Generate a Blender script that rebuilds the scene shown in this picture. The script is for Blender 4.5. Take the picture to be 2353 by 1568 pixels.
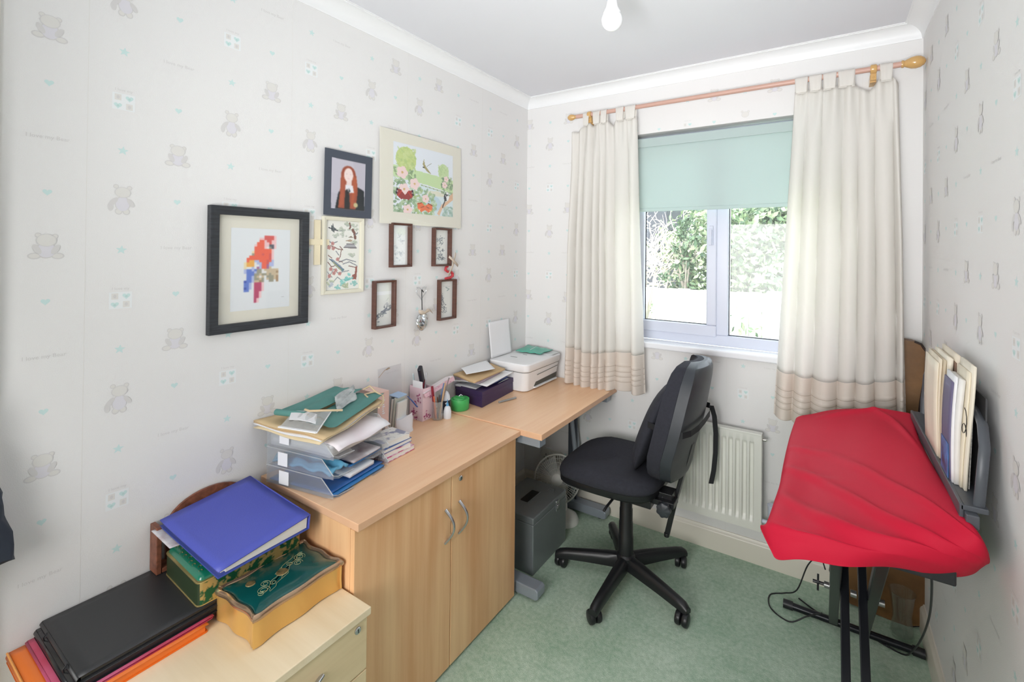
import bpy, bmesh, math, random
import numpy as np
from mathutils import Vector, Matrix, Euler
PI = math.pi
R_ = random.Random(7)
for o in list(bpy.data.objects): bpy.data.objects.remove(o)
SC = bpy.context.scene
COL = SC.collection

# ---------------------------------------------------------------- camera
CX, CY, CZ = 1.5979, -2.4309, 1.4669
YAW, PIT, ROL, FPX = 0.5617, 0.0068, 0.0102, 1068.3127
def cam_axes():
    cy, sy, cp, sp, cr, sr = math.cos(YAW), math.sin(YAW), math.cos(PIT), math.sin(PIT), math.cos(ROL), math.sin(ROL)
    f = Vector((-sy*cp, cy*cp, sp)); r = Vector((cy, sy, 0)); u = r.cross(f)
    return r*cr+u*sr, -r*sr+u*cr, f
r_, u_, f_ = cam_axes()
cd = bpy.data.cameras.new('camera'); cam = bpy.data.objects.new('camera', cd); COL.objects.link(cam)
cam.matrix_world = Matrix(((r_.x, u_.x, -f_.x, CX), (r_.y, u_.y, -f_.y, CY), (r_.z, u_.z, -f_.z, CZ), (0, 0, 0, 1)))
cd.sensor_fit = 'HORIZONTAL'; cd.sensor_width = 36; cd.lens = FPX/2353*36
cd.shift_x = (1176.5-1230.68)/2353; cd.shift_y = (567.55-784)/2353
cd.clip_start = 0.02; cd.clip_end = 200
SC.camera = cam

# ---------------------------------------------------------------- world, sun, lamps, exposure
SC.view_settings.view_transform = 'Standard'; SC.view_settings.look = 'None'
SC.view_settings.gamma = 1; SC.view_settings.use_curve_mapping = False
SC.view_settings.exposure = 0.03
w = bpy.data.worlds.new('sky'); SC.world = w; w.use_nodes = True
bg = w.node_tree.nodes['Background']; bg.inputs[0].default_value = (0.86, 0.93, 1.0, 1); bg.inputs[1].default_value = 6.5
def lamp(name, kind, loc, aim, energy, color=(1, 1, 1), size=1, sizey=None, spread=180):
    l = bpy.data.lights.new(name, kind); l.energy = energy; l.color = color
    if kind == 'AREA':
        l.shape = 'RECTANGLE'; l.size = size; l.size_y = sizey or size; l.spread = math.radians(spread)
    elif kind == 'SUN': l.angle = 0.01
    else: l.shadow_soft_size = size
    o = bpy.data.objects.new(name, l); COL.objects.link(o); o.location = loc
    o.rotation_euler = (Vector(aim)-Vector(loc)).to_track_quat('-Z', 'Y').to_euler()
    return o
lamp('sun', 'SUN', (-6, -12, 16), (0, 6, 0), 5.0, (1, 0.97, 0.92))
lamp('camera_flash_softbox', 'AREA', (1.0, -3.3, 1.3), (1.0, 0.0, .55), 14, (1.0, 0.99, 0.975), 1.0, 1.0, 110)
lamp('flash_on_ceiling', 'AREA', (1.5, -2.9, 1.2), (.95, -.9, 2.4), 15, (0.97, 0.98, 1.0), 0.6, 0.5, 95)

# ---------------------------------------------------------------- helpers
def lin(c):
    o = []
    for v in c[:3]:
        v = v/255.0
        o.append(v/12.92 if v <= .04045 else ((v+.055)/1.055)**2.4)
    return (o[0], o[1], o[2], 1)
MATS = {}
def mat(name, col, rough=.5, metal=0, var=0.0, vs=8.0, bump=0.0, bs=200.0, trans=0, alpha=None, scale=(1, 1, 1), coat=0, sheen=0, col2=None):
    if name in MATS: return MATS[name]
    m = bpy.data.materials.new(name); m.use_nodes = True; nt = m.node_tree; N = nt.nodes; L = nt.links
    b = N['Principled BSDF']; b.inputs['Base Color'].default_value = lin(col)
    b.inputs['Roughness'].default_value = rough; b.inputs['Metallic'].default_value = metal
    if coat: b.inputs['Coat Weight'].default_value = coat
    if sheen: b.inputs['Sheen Weight'].default_value = sheen
    if trans: b.inputs['Transmission Weight'].default_value = trans
    if alpha is not None: b.inputs['Alpha'].default_value = alpha
    tc = N.new('ShaderNodeTexCoord'); mp = N.new('ShaderNodeMapping'); mp.inputs['Scale'].default_value = scale
    L.new(tc.outputs['Object'], mp.inputs[0])
    if var or col2:
        nz = N.new('ShaderNodeTexNoise'); nz.inputs['Scale'].default_value = vs; nz.inputs['Detail'].default_value = 4
        L.new(mp.outputs[0], nz.inputs[0]); rp = N.new('ShaderNodeValToRGB')
        c = lin(col)
        rp.color_ramp.elements[0].position = .3; rp.color_ramp.elements[1].position = .7
        rp.color_ramp.elements[0].color = (c[0]*(1-var), c[1]*(1-var), c[2]*(1-var), 1)
        rp.color_ramp.elements[1].color = lin(col2) if col2 else (min(1, c[0]*(1+var)), min(1, c[1]*(1+var)), min(1, c[2]*(1+var)), 1)
        L.new(nz.outputs[0], rp.inputs[0]); L.new(rp.outputs[0], b.inputs['Base Color'])
    if bump:
        n2 = N.new('ShaderNodeTexNoise'); n2.inputs['Scale'].default_value = bs; n2.inputs['Detail'].default_value = 3
        L.new(mp.outputs[0], n2.inputs[0]); bp = N.new('ShaderNodeBump'); bp.inputs['Strength'].default_value = bump; bp.inputs['Distance'].default_value = .002
        L.new(n2.outputs[0], bp.inputs['Height']); L.new(bp.outputs[0], b.inputs['Normal'])
    MATS[name] = m; return m
def wood(name, base, dark, grain='x', rough=.35, stripe=6.0, contrast=1.0, band=None):
    """veneer: long soft streaks along one axis"""
    m = bpy.data.materials.new(name); m.use_nodes = True; nt = m.node_tree; N = nt.nodes; L = nt.links
    b = N['Principled BSDF']; b.inputs['Roughness'].default_value = rough
    tc = N.new('ShaderNodeTexCoord'); mp = N.new('ShaderNodeMapping')
    s = {'x': (.7, 14, 14), 'y': (14, .7, 14), 'z': (14, 14, .7)}[grain]
    mp.inputs['Scale'].default_value = s; L.new(tc.outputs['Object'], mp.inputs[0])
    n1 = N.new('ShaderNodeTexNoise'); n1.inputs['Scale'].default_value = stripe; n1.inputs['Detail'].default_value = 6; n1.inputs['Roughness'].default_value = .6
    L.new(mp.outputs[0], n1.inputs[0])
    mp2 = N.new('ShaderNodeMapping'); mp2.inputs['Scale'].default_value = {'x': (.15, 1, 1), 'y': (1, .15, 1), 'z': (1, 1, .15)}[grain]
    L.new(tc.outputs['Object'], mp2.inputs[0])
    n2 = N.new('ShaderNodeTexNoise'); n2.inputs['Scale'].default_value = 9; n2.inputs['Detail'].default_value = 1
    L.new(mp2.outputs[0], n2.inputs[0])
    mx = N.new('ShaderNodeMix'); mx.data_type = 'FLOAT'; mx.inputs[0].default_value = .55
    L.new(n1.outputs[0], mx.inputs[2]); L.new(n2.outputs[0], mx.inputs[3])
    rp = N.new('ShaderNodeValToRGB'); rp.color_ramp.elements[0].position = .5-.16/contrast; rp.color_ramp.elements[1].position = .5+.16/contrast
    rp.color_ramp.elements[0].color = lin(dark); rp.color_ramp.elements[1].color = lin(base)
    L.new(mx.outputs[0], rp.inputs[0]); L.new(rp.outputs[0], b.inputs['Base Color'])
    MATS[name] = m; return m
def glassy(name, tint=(255, 255, 255), alpha=.12, rough=.05, edge=.35):
    m = bpy.data.materials.new(name); m.use_nodes = True; nt = m.node_tree; N = nt.nodes; L = nt.links
    for n in list(N):
        if n.type != 'OUTPUT_MATERIAL': N.remove(n)
    out = [n for n in N if n.type == 'OUTPUT_MATERIAL'][0]
    t = N.new('ShaderNodeBsdfTransparent'); c_ = lin(tint); t.inputs[0].default_value = tuple(1-(1-q)*.22 for q in c_[:3])+(1,)
    g = N.new('ShaderNodeBsdfPrincipled'); g.inputs['Base Color'].default_value = lin(tint); g.inputs['Roughness'].default_value = max(rough, .05)
    gl = N.new('ShaderNodeBsdfGlossy'); gl.inputs['Roughness'].default_value = rough
    m1 = N.new('ShaderNodeMixShader'); m1.inputs[0].default_value = alpha; L.new(t.outputs[0], m1.inputs[1]); L.new(g.outputs[0], m1.inputs[2])
    lw = N.new('ShaderNodeLayerWeight'); lw.inputs[0].default_value = .25; pw = N.new('ShaderNodeMath'); pw.operation = 'MULTIPLY_ADD'; pw.inputs[1].default_value = edge; pw.inputs[2].default_value = .015
    L.new(lw.outputs['Facing'], pw.inputs[0]); mx = N.new('ShaderNodeMixShader'); L.new(pw.outputs[0], mx.inputs[0]); L.new(m1.outputs[0], mx.inputs[1]); L.new(gl.outputs[0], mx.inputs[2])
    L.new(mx.outputs[0], out.inputs[0]); MATS[name] = m; return m
def cloth(name, col, transl=.35, rough=.9, bump=.4, bs=900, spec=.15):
    m = bpy.data.materials.new(name); m.use_nodes = True; nt = m.node_tree; N = nt.nodes; L = nt.links
    b = N['Principled BSDF']; b.inputs['Base Color'].default_value = lin(col); b.inputs['Roughness'].default_value = rough
    b.inputs['Specular IOR Level'].default_value = spec
    out = [n for n in N if n.type == 'OUTPUT_MATERIAL'][0]
    tr = N.new('ShaderNodeBsdfTranslucent'); tr.inputs[0].default_value = lin(col)
    mx = N.new('ShaderNodeMixShader'); mx.inputs[0].default_value = transl
    L.new(b.outputs[0], mx.inputs[1]); L.new(tr.outputs[0], mx.inputs[2]); L.new(mx.outputs[0], out.inputs[0])
    tc = N.new('ShaderNodeTexCoord'); n2 = N.new('ShaderNodeTexNoise'); n2.inputs['Scale'].default_value = bs; L.new(tc.outputs['Object'], n2.inputs[0])
    bp = N.new('ShaderNodeBump'); bp.inputs['Strength'].default_value = bump; bp.inputs['Distance'].default_value = .001
    L.new(n2.outputs[0], bp.inputs['Height']); L.new(bp.outputs[0], b.inputs['Normal'])
    MATS[name] = m; return m
def printmat(name, rough=.6, coat=0):
    m = bpy.data.materials.new(name); m.use_nodes = True; N = m.node_tree.nodes
    a = N.new('ShaderNodeVertexColor'); a.layer_name = 'ink'
    m.node_tree.links.new(a.outputs[0], N['Principled BSDF'].inputs['Base Color'])
    N['Principled BSDF'].inputs['Roughness'].default_value = rough; N['Principled BSDF'].inputs['Coat Weight'].default_value = coat
    MATS[name] = m; return m

class MB:
    def __init__(s): s.v = []; s.f = []; s.m = []; s.M = Matrix.Identity(4); s.k = 0
    def at(s, M): s.M = M; return s
    def use(s, k): s.k = k; return s
    def add(s, vs, fs, k=None):
        n = len(s.v); s.v += [tuple(s.M @ Vector(p)) for p in vs]
        for f in fs: s.f.append(tuple(i+n for i in f)); s.m.append(s.k if k is None else k)
        return s
    def box(s, a, b, k=None):
        x0, y0, z0 = a; x1, y1, z1 = b
        return s.add([(x0,y0,z0),(x1,y0,z0),(x1,y1,z0),(x0,y1,z0),(x0,y0,z1),(x1,y0,z1),(x1,y1,z1),(x0,y1,z1)],
                     [(0,3,2,1),(4,5,6,7),(0,1,5,4),(1,2,6,5),(2,3,7,6),(3,0,4,7)], k)
    def prism(s, poly, z0, z1, k=None, top=None):
        n = len(poly); t = top or poly
        return s.add([(p[0],p[1],z0) for p in poly]+[(p[0],p[1],z1) for p in t],
                     [tuple(range(n))[::-1], tuple(range(n, 2*n))]+[(i,(i+1)%n,n+(i+1)%n,n+i) for i in range(n)], k)
    def loft(s, rings, k=None, cap=True, closed=True):
        n = len(rings[0]); vs = [p for r in rings for p in r]; fs = []
        for j in range(len(rings)-1):
            for i in range(n if closed else n-1):
                a = j*n+i; b = j*n+(i+1)%n; fs.append((a, b, b+n, a+n))
        if cap: fs += [tuple(range(n))[::-1], tuple(range((len(rings)-1)*n, len(rings)*n))]
        return s.add(vs, fs, k)
    def tube(s, pts, r, n=10, k=None, flat=1.0, cap=True):
        P = [Vector(p) for p in pts]; rs = r if isinstance(r, (list, tuple)) else [r]*len(P); rings = []
        up = Vector((0, 0, 1)); t0 = (P[1]-P[0]).normalized()
        if abs(t0.dot(up)) > .9: up = Vector((0, 1, 0))
        nrm = (up-t0*up.dot(t0)).normalized()
        for i, p in enumerate(P):
            a = P[min(i+1, len(P)-1)]-P[max(i-1, 0)]
            t = a.normalized(); nrm = (nrm-t*nrm.dot(t)).normalized(); bn = t.cross(nrm)
            rings.append([tuple(p+(nrm*math.cos(2*PI*q/n)*flat+bn*math.sin(2*PI*q/n))*rs[i]) for q in range(n)])
        return s.loft(rings, k, cap)
    def bar(s, a, b, w, h, k=None, up=(0, 0, 1)):
        a = Vector(a); b = Vector(b); t = (b-a).normalized(); u = Vector(up); u = (u-t*u.dot(t)).normalized(); c = t.cross(u)
        rings = [[tuple(p+c*x*w/2+u*y*h/2) for x, y in ((-1,-1),(1,-1),(1,1),(-1,1))] for p in (a, b)]
        return s.loft(rings, k)
    def lathe(s, prof, c=(0, 0, 0), axis='z', n=24, k=None, sx=1, sy=1):
        rings = []
        for r, h in prof:
            ring = []
            for q in range(n):
                a = 2*PI*q/n; x, y = r*math.cos(a)*sx, r*math.sin(a)*sy
                p = {'z': (x, y, h), 'x': (h, x, y), 'y': (y, h, x)}[axis]
                ring.append((c[0]+p[0], c[1]+p[1], c[2]+p[2]))
            rings.append(ring)
        return s.loft(rings, k)
    def grid(s, fn, nu, nv, k=None, kf=None):
        n0 = len(s.v)
        for j in range(nv+1):
            for i in range(nu+1): s.v.append(tuple(s.M @ Vector(fn(i/nu, j/nv))))
        for j in range(nv):
            for i in range(nu):
                a = n0+j*(nu+1)+i; s.f.append((a, a+1, a+nu+2, a+nu+1))
                s.m.append(kf((i+.5)/nu, (j+.5)/nv) if kf else (s.k if k is None else k))
        return s
    def build(s, name, mats, parent=None, smooth=False, bevel=0, seg=2, solid=0, sub=0, fix=True, off=0):
        me = bpy.data.meshes.new(name); me.from_pydata(s.v, [], s.f)
        if not isinstance(mats, (list, tuple)): mats = [mats]
        for m in mats: me.materials.append(m)
        for p, k in zip(me.polygons, s.m): p.material_index = min(k, len(mats)-1)
        if fix:
            bm = bmesh.new(); bm.from_mesh(me); bmesh.ops.recalc_face_normals(bm, faces=bm.faces); bm.to_mesh(me); bm.free()
        if smooth:
            for p in me.polygons: p.use_smooth = True
            try: me.set_sharp_from_angle(angle=math.radians(smooth if smooth > 1 else 40))
            except Exception: pass
        o = bpy.data.objects.new(name, me); COL.objects.link(o)
        if parent: o.parent = parent; o.matrix_parent_inverse = Matrix.Identity(4)
        if solid: q = o.modifiers.new('thick', 'SOLIDIFY'); q.thickness = solid; q.offset = off
        if bevel: q = o.modifiers.new('bevel', 'BEVEL'); q.width = bevel; q.segments = seg; q.limit_method = 'ANGLE'; q.angle_limit = .6
        if sub: q = o.modifiers.new('sub', 'SUBSURF'); q.levels = sub; q.render_levels = sub
        return o
def T(x=0, y=0, z=0, rz=0, rx=0, ry=0): return Matrix.Translation((x, y, z)) @ Euler((rx, ry, rz)).to_matrix().to_4x4()
def tag(o, label, cat, group=None, kind=None):
    o['label'] = label; o['category'] = cat
    if group: o['group'] = group
    if kind: o['kind'] = kind
    return o
def thing(name, label, cat, loc=(0, 0, 0), rz=0, group=None, rx=0, ry=0):
    o = bpy.data.objects.new(name, None); COL.objects.link(o); o.location = loc; o.rotation_euler = (rx, ry, rz); o.empty_display_size = .05
    return tag(o, label, cat, group)
def struct(o): o['kind'] = 'structure'; return o
def place(o, loc, rz=0, rx=0, ry=0): o.location = loc; o.rotation_euler = (rx, ry, rz); return o
def rrect(x0, y0, x1, y1, r, n=5):
    out = []
    for cx, cy, a0 in ((x1-r, y1-r, 0), (x0+r, y1-r, PI/2), (x0+r, y0+r, PI), (x1-r, y0+r, 1.5*PI)):
        for i in range(n+1): a = a0+PI/2*i/n; out.append((cx+r*math.cos(a), cy+r*math.sin(a)))
    return out

class Paint:
    """a printed picture: a little raster of ink laid over a flat mesh"""
    def __init__(s, w, h, bgc): s.w = w; s.h = h; s.a = np.ones((h, w, 3))*np.array(bgc, float); s.Y, s.X = np.mgrid[0:h, 0:w]; s.X = (s.X+.5)/w; s.Y = (s.Y+.5)/h; s.asp = w/h
    def put(s, msk, c, al=1.0): s.a[msk] = s.a[msk]*(1-al)+np.array(c, float)*al
    def ell(s, x, y, rx, ry, c, rot=0, al=1.0):
        dx = (s.X-x)*s.asp; dy = s.Y-y; a = math.cos(rot); b = math.sin(rot)
        u = (dx*a+dy*b)/(rx*s.asp); v = (-dx*b+dy*a)/ry
        s.put(u*u+v*v < 1, c, al); return s
    def poly(s, pts, c, al=1.0):
        ins = np.zeros(s.X.shape, bool); n = len(pts)
        for i in range(n):
            x0, y0 = pts[i]; x1, y1 = pts[(i+1) % n]
            if y0 == y1: continue
            cr = ((s.Y < y0) != (s.Y < y1)) & (s.X < (x1-x0)*(s.Y-y0)/(y1-y0)+x0); ins ^= cr
        s.put(ins, c, al); return s
    def line(s, pts, w, c, al=1.0):
        for (x0, y0), (x1, y1) in zip(pts[:-1], pts[1:]):
            dx = (x1-x0)*s.asp; dy = y1-y0; L2 = dx*dx+dy*dy+1e-9
            t = np.clip((((s.X-x0)*s.asp)*dx+(s.Y-y0)*dy)/L2, 0, 1)
            d = np.hypot((s.X-x0)*s.asp-t*dx, s.Y-y0-t*dy); s.put(d < w, c, al)
        return s
    def leaves(s, x0, y0, x1, y1, n, cols, r=.02, seed=1, al=.8):
        q = random.Random(seed)
        for _ in range(n): s.ell(q.uniform(x0, x1), q.uniform(y0, y1), r*q.uniform(.5, 1.3)/s.asp, r*q.uniform(.3, .7), q.choice(cols), q.uniform(0, 3), al)
        return s
    def flower(s, x, y, r, c, cc):
        for k in range(5): s.ell(x+math.cos(k*1.257)*r*.6/s.asp, y+math.sin(k*1.257)*r*.6, r*.5/s.asp, r*.5, c)
        s.ell(x, y, r*.22/s.asp, r*.22, cc); return s
    def mesh(s, name, P, U, V, m, parent=None, sag=None):
        """P = top-left corner, U = across, V = down"""
        P = Vector(P); U = Vector(U); V = Vector(V); w, h = s.w, s.h
        vs = []
        for j in range(h+1):
            for i in range(w+1):
                p = P+U*(i/w)+V*(j/h)
                if sag: p = p+sag(i/w, j/h)
                vs.append(tuple(p))
        fs = [(j*(w+1)+i, (j+1)*(w+1)+i, (j+1)*(w+1)+i+1, j*(w+1)+i+1) for j in range(h) for i in range(w)]
        me = bpy.data.meshes.new(name); me.from_pydata(vs, [], fs); me.materials.append(m)
        ca = me.color_attributes.new('ink', 'FLOAT_COLOR', 'CORNER')
        c = np.clip(s.a.reshape(-1, 3)/255., 0, 1); c = np.where(c <= .04045, c/12.92, ((c+.055)/1.055)**2.4)
        c4 = np.concatenate([c, np.ones((len(c), 1))], 1); ca.data.foreach_set('color', np.repeat(c4, 4, 0).ravel())
        o = bpy.data.objects.new(name, me); COL.objects.link(o)
        if parent: o.parent = parent
        return o

def text_tris(txt, size, font_bold=False):
    """letter outlines as flat triangles (x right, y up), centred"""
    cu = bpy.data.curves.new('lettering', 'FONT'); cu.body = txt; cu.size = size; cu.align_x = 'CENTER'; cu.align_y = 'CENTER'; cu.resolution_u = 2
    ob = bpy.data.objects.new('lettering', cu); COL.objects.link(ob)
    dg = bpy.context.evaluated_depsgraph_get(); me = bpy.data.meshes.new_from_object(ob.evaluated_get(dg))
    vs = [(v.co.x, v.co.y) for v in me.vertices]; fs = [tuple(p.vertices) for p in me.polygons]
    bpy.data.objects.remove(ob); bpy.data.curves.remove(cu); bpy.data.meshes.remove(me)
    return vs, fs

# ---------------------------------------------------------------- room dimensions
RW = 1.9216; CEIL = 2.40; YB = -3.6; ZC = 2.3437; CD = 0.065
WX0, WX1, WZ0, WZ1 = 0.64, 1.60, 0.985, 2.10

# materials of the setting
m_paper = mat('wallpaper ground', (231, 230, 229), .75, bump=.25, bs=420)
m_teal = mat('wallpaper teal print', (203, 226, 224), .75)
m_line = mat('wallpaper grey print', (214, 212, 211), .75)
m_fill = mat('wallpaper bear print', (224, 222, 218), .75)
m_lilac = mat('wallpaper lilac print', (221, 219, 225), .75)
m_white = mat('wallpaper white print', (233, 236, 237), .75)
m_teal2 = mat('wallpaper deep teal print', (190, 216, 212), .75)
WM = [m_paper, m_teal, m_line, m_fill, m_lilac, m_white, m_teal2]
m_ceil = mat('ceiling paint', (226, 227, 232), .85, bump=.1, bs=90)
m_cove = mat('gloss white coving', (240, 241, 242), .45)
m_upvc = mat('white window plastic', (208, 213, 228), .25)
m_sill = mat('sill gloss', (236, 237, 241), .3)
m_skirt = mat('cream skirting gloss', (226, 221, 208), .35)

def carpet_mat():
    m = bpy.data.materials.new('green carpet'); m.use_nodes = True; nt = m.node_tree; N = nt.nodes; L = nt.links
    b = N['Principled BSDF']; b.inputs['Roughness'].default_value = .95; b.inputs['Specular IOR Level'].default_value = .1
    tc = N.new('ShaderNodeTexCoord')
    n1 = N.new('ShaderNodeTexNoise'); n1.inputs['Scale'].default_value = 60; n1.inputs['Detail'].default_value = 6; n1.inputs['Roughness'].default_value = .7
    n2 = N.new('ShaderNodeTexNoise'); n2.inputs['Scale'].default_value = 5; n2.inputs['Detail'].default_value = 3
    L.new(tc.outputs['Object'], n1.inputs[0]); L.new(tc.outputs['Object'], n2.inputs[0])
    mx = N.new('ShaderNodeMix'); mx.data_type = 'FLOAT'; mx.inputs[0].default_value = .35
    L.new(n1.outputs[0], mx.inputs[2]); L.new(n2.outputs[0], mx.inputs[3])
    rp = N.new('ShaderNodeValToRGB'); rp.color_ramp.elements[0].position = .36; rp.color_ramp.elements[1].position = .64
    rp.color_ramp.elements[0].color = lin((158, 188, 163)); rp.color_ramp.elements[1].color = lin((206, 224, 206))
    L.new(mx.outputs[0], rp.inputs[0]); L.new(rp.outputs[0], b.inputs['Base Color'])
    n3 = N.new('ShaderNodeTexNoise'); n3.inputs['Scale'].default_value = 320; L.new(tc.outputs['Object'], n3.inputs[0])
    bp = N.new('ShaderNodeBump'); bp.inputs['Strength'].default_value = .8; bp.inputs['Distance'].default_value = .004
    L.new(n3.outputs[0], bp.inputs['Height']); L.new(bp.outputs[0], b.inputs['Normal'])
    return m

# ---------------------------------------------------------------- wallpaper motifs
def ring(n, rx, ry, cx=0, cy=0, rot=0):
    return [(cx+math.cos(rot)*rx*math.cos(2*PI*i/n)-math.sin(rot)*ry*math.sin(2*PI*i/n), cy+math.sin(rot)*rx*math.cos(2*PI*i/n)+math.cos(rot)*ry*math.sin(2*PI*i/n)) for i in range(n)]
def heart(s):
    o = []
    for i in range(20):
        t = 2*PI*i/20; o.append((s*16*math.sin(t)**3/16, s*(13*math.cos(t)-5*math.cos(2*t)-2*math.cos(3*t)-math.cos(4*t))/16))
    return o
def star(s): return [((s if i % 2 == 0 else s*.42)*math.sin(PI*i/5+.1), (s if i % 2 == 0 else s*.42)*math.cos(PI*i/5+.1)) for i in range(10)]
TXT = text_tris('I love my Bear', .013); TXT2 = text_tris('I love my', .010)
def motif(kind):
    """list of (polygon, material, layer); polygons or a triangle list"""
    L = []
    def e(n, rx, ry, cx, cy, m, l, rot=0): L.append((ring(n, rx, ry, cx, cy, rot), m, l))
    if kind == 'heart': L.append((heart(.0085), 1, 1))
    elif kind == 'star': L.append((star(.0125), 1, 1))
    elif kind == 'text': L.append((TXT, 2, 1))
    elif kind == 'block':
        L.append(([(-.024, -.024), (.024, -.024), (.024, .02), (-.024, .02)], 5, 1))
        for cx, cy, k in ((-.012, .009, 3), (.012, -.013, 3)): L.append(([(cx-.007, cy-.008), (cx+.007, cy-.008), (cx+.007, cy+.008), (cx-.007, cy+.008)], k, 2)); e(8, .0035, .005, cx, cy, 2, 3)
        for cx, cy in ((.012, .009), (-.012, -.013)):
            L.append(([(x+cx, y+cy) for x, y in heart(.0085)], 1, 2)); e(8, .003, .003, cx, cy-.001, 6, 3)
        L.append((([(x, y+.029) for x, y in TXT2[0]], TXT2[1]), 2, 1))
    elif kind == 'sit':
        for cx, cy, rx, ry in ((-.02, -.022, .012, .008), (.02, -.022, .012, .008), (-.014, .028, .006, .006), (.015, .026, .006, .006)):
            e(12, rx, ry, cx, cy, 2, 1); e(12, rx*.75, ry*.7, cx, cy, 3, 4)
        e(16, .018, .02, 0, -.008, 2, 2); e(16, .016, .018, 0, -.008, 4, 5); e(14, .006, .013, -.016, -.006, 2, 5.4, .5); e(14, .006, .013, .016, -.006, 2, 5.7, -.5)
        e(18, .018, .0155, 0, .016, 2, 6); e(18, .0163, .014, 0, .016, 3, 7)
    elif kind == 'stand':
        for cx, cy, rx, ry in ((-.007, -.03, .008, .009), (.009, -.03, .008, .009), (-.013, .036, .006, .006), (.015, .034, .006, .006)):
            e(12, rx, ry, cx, cy, 2, 1); e(12, rx*.75, ry*.7, cx, cy, 3, 4)
        e(16, .016, .021, .001, -.01, 2, 2); e(16, .0145, .019, .001, -.01, 4, 5); e(14, .006, .013, -.018, -.004, 2, 5.4, -.7); e(14, .0055, .013, .018, -.006, 2, 5.7, .6)
        e(12, .006, .012, -.024, -.018, 2, 3); e(18, .017, .0145, .001, .021, 2, 6); e(18, .0155, .013, .001, .021, 3, 7)
    return L
MOT = {k: motif(k) for k in ('heart', 'star', 'text', 'block', 'sit', 'stand')}
def stamp(mb, kind, to3, u, z, hole=None):
    for poly, mk, ly in MOT[kind]:
        if isinstance(poly, tuple): vs, fs = poly
        else: vs = poly; fs = [tuple(range(len(poly)))]
        if hole and any(hole(u+x, z+y) for x, y in vs): continue
        mb.add([to3(u+x, z+y, .0002+.00012*ly) for x, y in vs], fs, mk)

P4 = .1325; C = .265
def column(mb, to3, u, kind, z0, phase, hole=None, zlo=.12, zhi=2.33):
    """kind 'S' star/bear/star/block, 'H' heart/bear/heart/text. z0 = height of one small motif; phase says which big one sits above it"""
    seq = ['star', 'stand', 'star', 'block'] if kind == 'S' else ['heart', 'sit', 'heart', 'text']
    if phase: seq = [seq[0], seq[3], seq[2], seq[1]]
    n = -20
    while n < 20:
        z = z0+n*P4
        if zlo+.03 < z < zhi-.02: stamp(mb, seq[n % 4], to3, u, z, hole)
        n += 1
# left wall: the reading direction runs towards the far corner, u = +y
mb = MB(); mb.box((-.1, YB, -.05), (0, .25, CEIL+.06), 0)
L3 = lambda u, z, e: (e, u, z)
for j in range(-1, 10):
    column(mb, L3, -(.379+C*j) if j >= 0 else -.114, 'S', 1.986, (j % 4) in (0, 1))
    i = j+1 if j < 9 else 9
for i in range(0, 10):
    column(mb, L3, -(.255+C*i), 'H', 1.860, i in (2, 3, 6, 8))
for su in (.45, .98, 1.51, 2.04, 2.57, 3.1): mb.box((.0, -su-.0004, .1), (.0003, -su+.0004, ZC), 3)
mb.build('wall_left', WM, fix=False); struct(COL.objects['wall_left'])
# window wall
def hole(u, z): return WX0-.004 < u < WX1+.004 and WZ0-.04 < z < WZ1+.004
mb = MB(); yw = .25
mb.box((0, 0, -.05), (WX0, yw, CEIL+.06), 0).box((WX1, 0, -.05), (RW, yw, CEIL+.06), 0)
mb.box((WX0, 0, WZ1), (WX1, yw, CEIL+.06), 0).box((WX0, 0, -.05), (WX1, yw, WZ0-.03), 0)
W3 = lambda u, z, e: (u, -e, z)
for k, (us, uh) in enumerate([(.165, .018), (.435, .29), (.70, .57), (.983, .835), (1.255, 1.113), (1.52, 1.383), (1.79, 1.65)]):
    column(mb, W3, us, 'S', .918, k in (2, 3, 5), hole)
    column(mb, W3, uh, 'H', .79, k in (0, 1, 4, 5), hole)
for su in (.03, .36, .9, 1.18, 1.72): mb.box((su-.0004, -.0003, .1), (su+.0004, 0, ZC if su < .6 or su > 1.6 else .94), 3)
struct(mb.build('wall_window', WM, fix=False))
# right wall
mb = MB(); mb.box((RW, YB, -.05), (RW+.1, .25, CEIL+.06), 0)
R3 = lambda u, z, e: (RW-e, -u, z)
for k in range(-1, 9):
    column(mb, R3, 1.113+C*(k-3), 'S', 1.942, k % 4 in (1, 2))
    column(mb, R3, .975+C*(k-3), 'H', 1.815, k % 4 in (0, 1))
struct(mb.build('wall_right', WM, fix=False))
mb = MB(); mb.box((-.1, YB-.1, -.05), (RW+.1, YB, CEIL+.06), 0); struct(mb.build('wall_rear', WM))
mb = MB(); mb.box((-.1, YB-.1, -.08), (RW+.1, .25, 0), 0); struct(mb.build('floor', carpet_mat()))
mb = MB(); mb.box((-.1, YB-.1, CEIL), (RW+.1, .25, CEIL+.12), 0); struct(mb.build('ceiling', m_ceil))

# coving, mitred at the corners
prof = [(0, -.0565), (.004, -.0565), (.006, -.050)]
for i in range(9):
    a = PI/2*i/8; prof.append((.006+.050*(1-math.cos(a)), -.050+.044*math.sin(a)))
prof += [(.0585, -.006), (.0585, -.003), (CD, -.003), (CD, 0), (0, 0)]
def cove(name, pts):
    mb = MB(); rings = []
    for (x, y, dx, dy) in pts: rings.append([(x+dx*a, y+dy*a, CEIL+b) for a, b in prof])
    struct(mb.loft(rings).build(name, m_cove, smooth=30))
cove('trim_1', [(0, YB, 1, 0), (0, 0, 1, -1)]); cove('trim_2', [(0, 0, 1, -1), (RW, 0, -1, -1)]); cove('trim_3', [(RW, 0, -1, -1), (RW, YB, -1, 0)])
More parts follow.
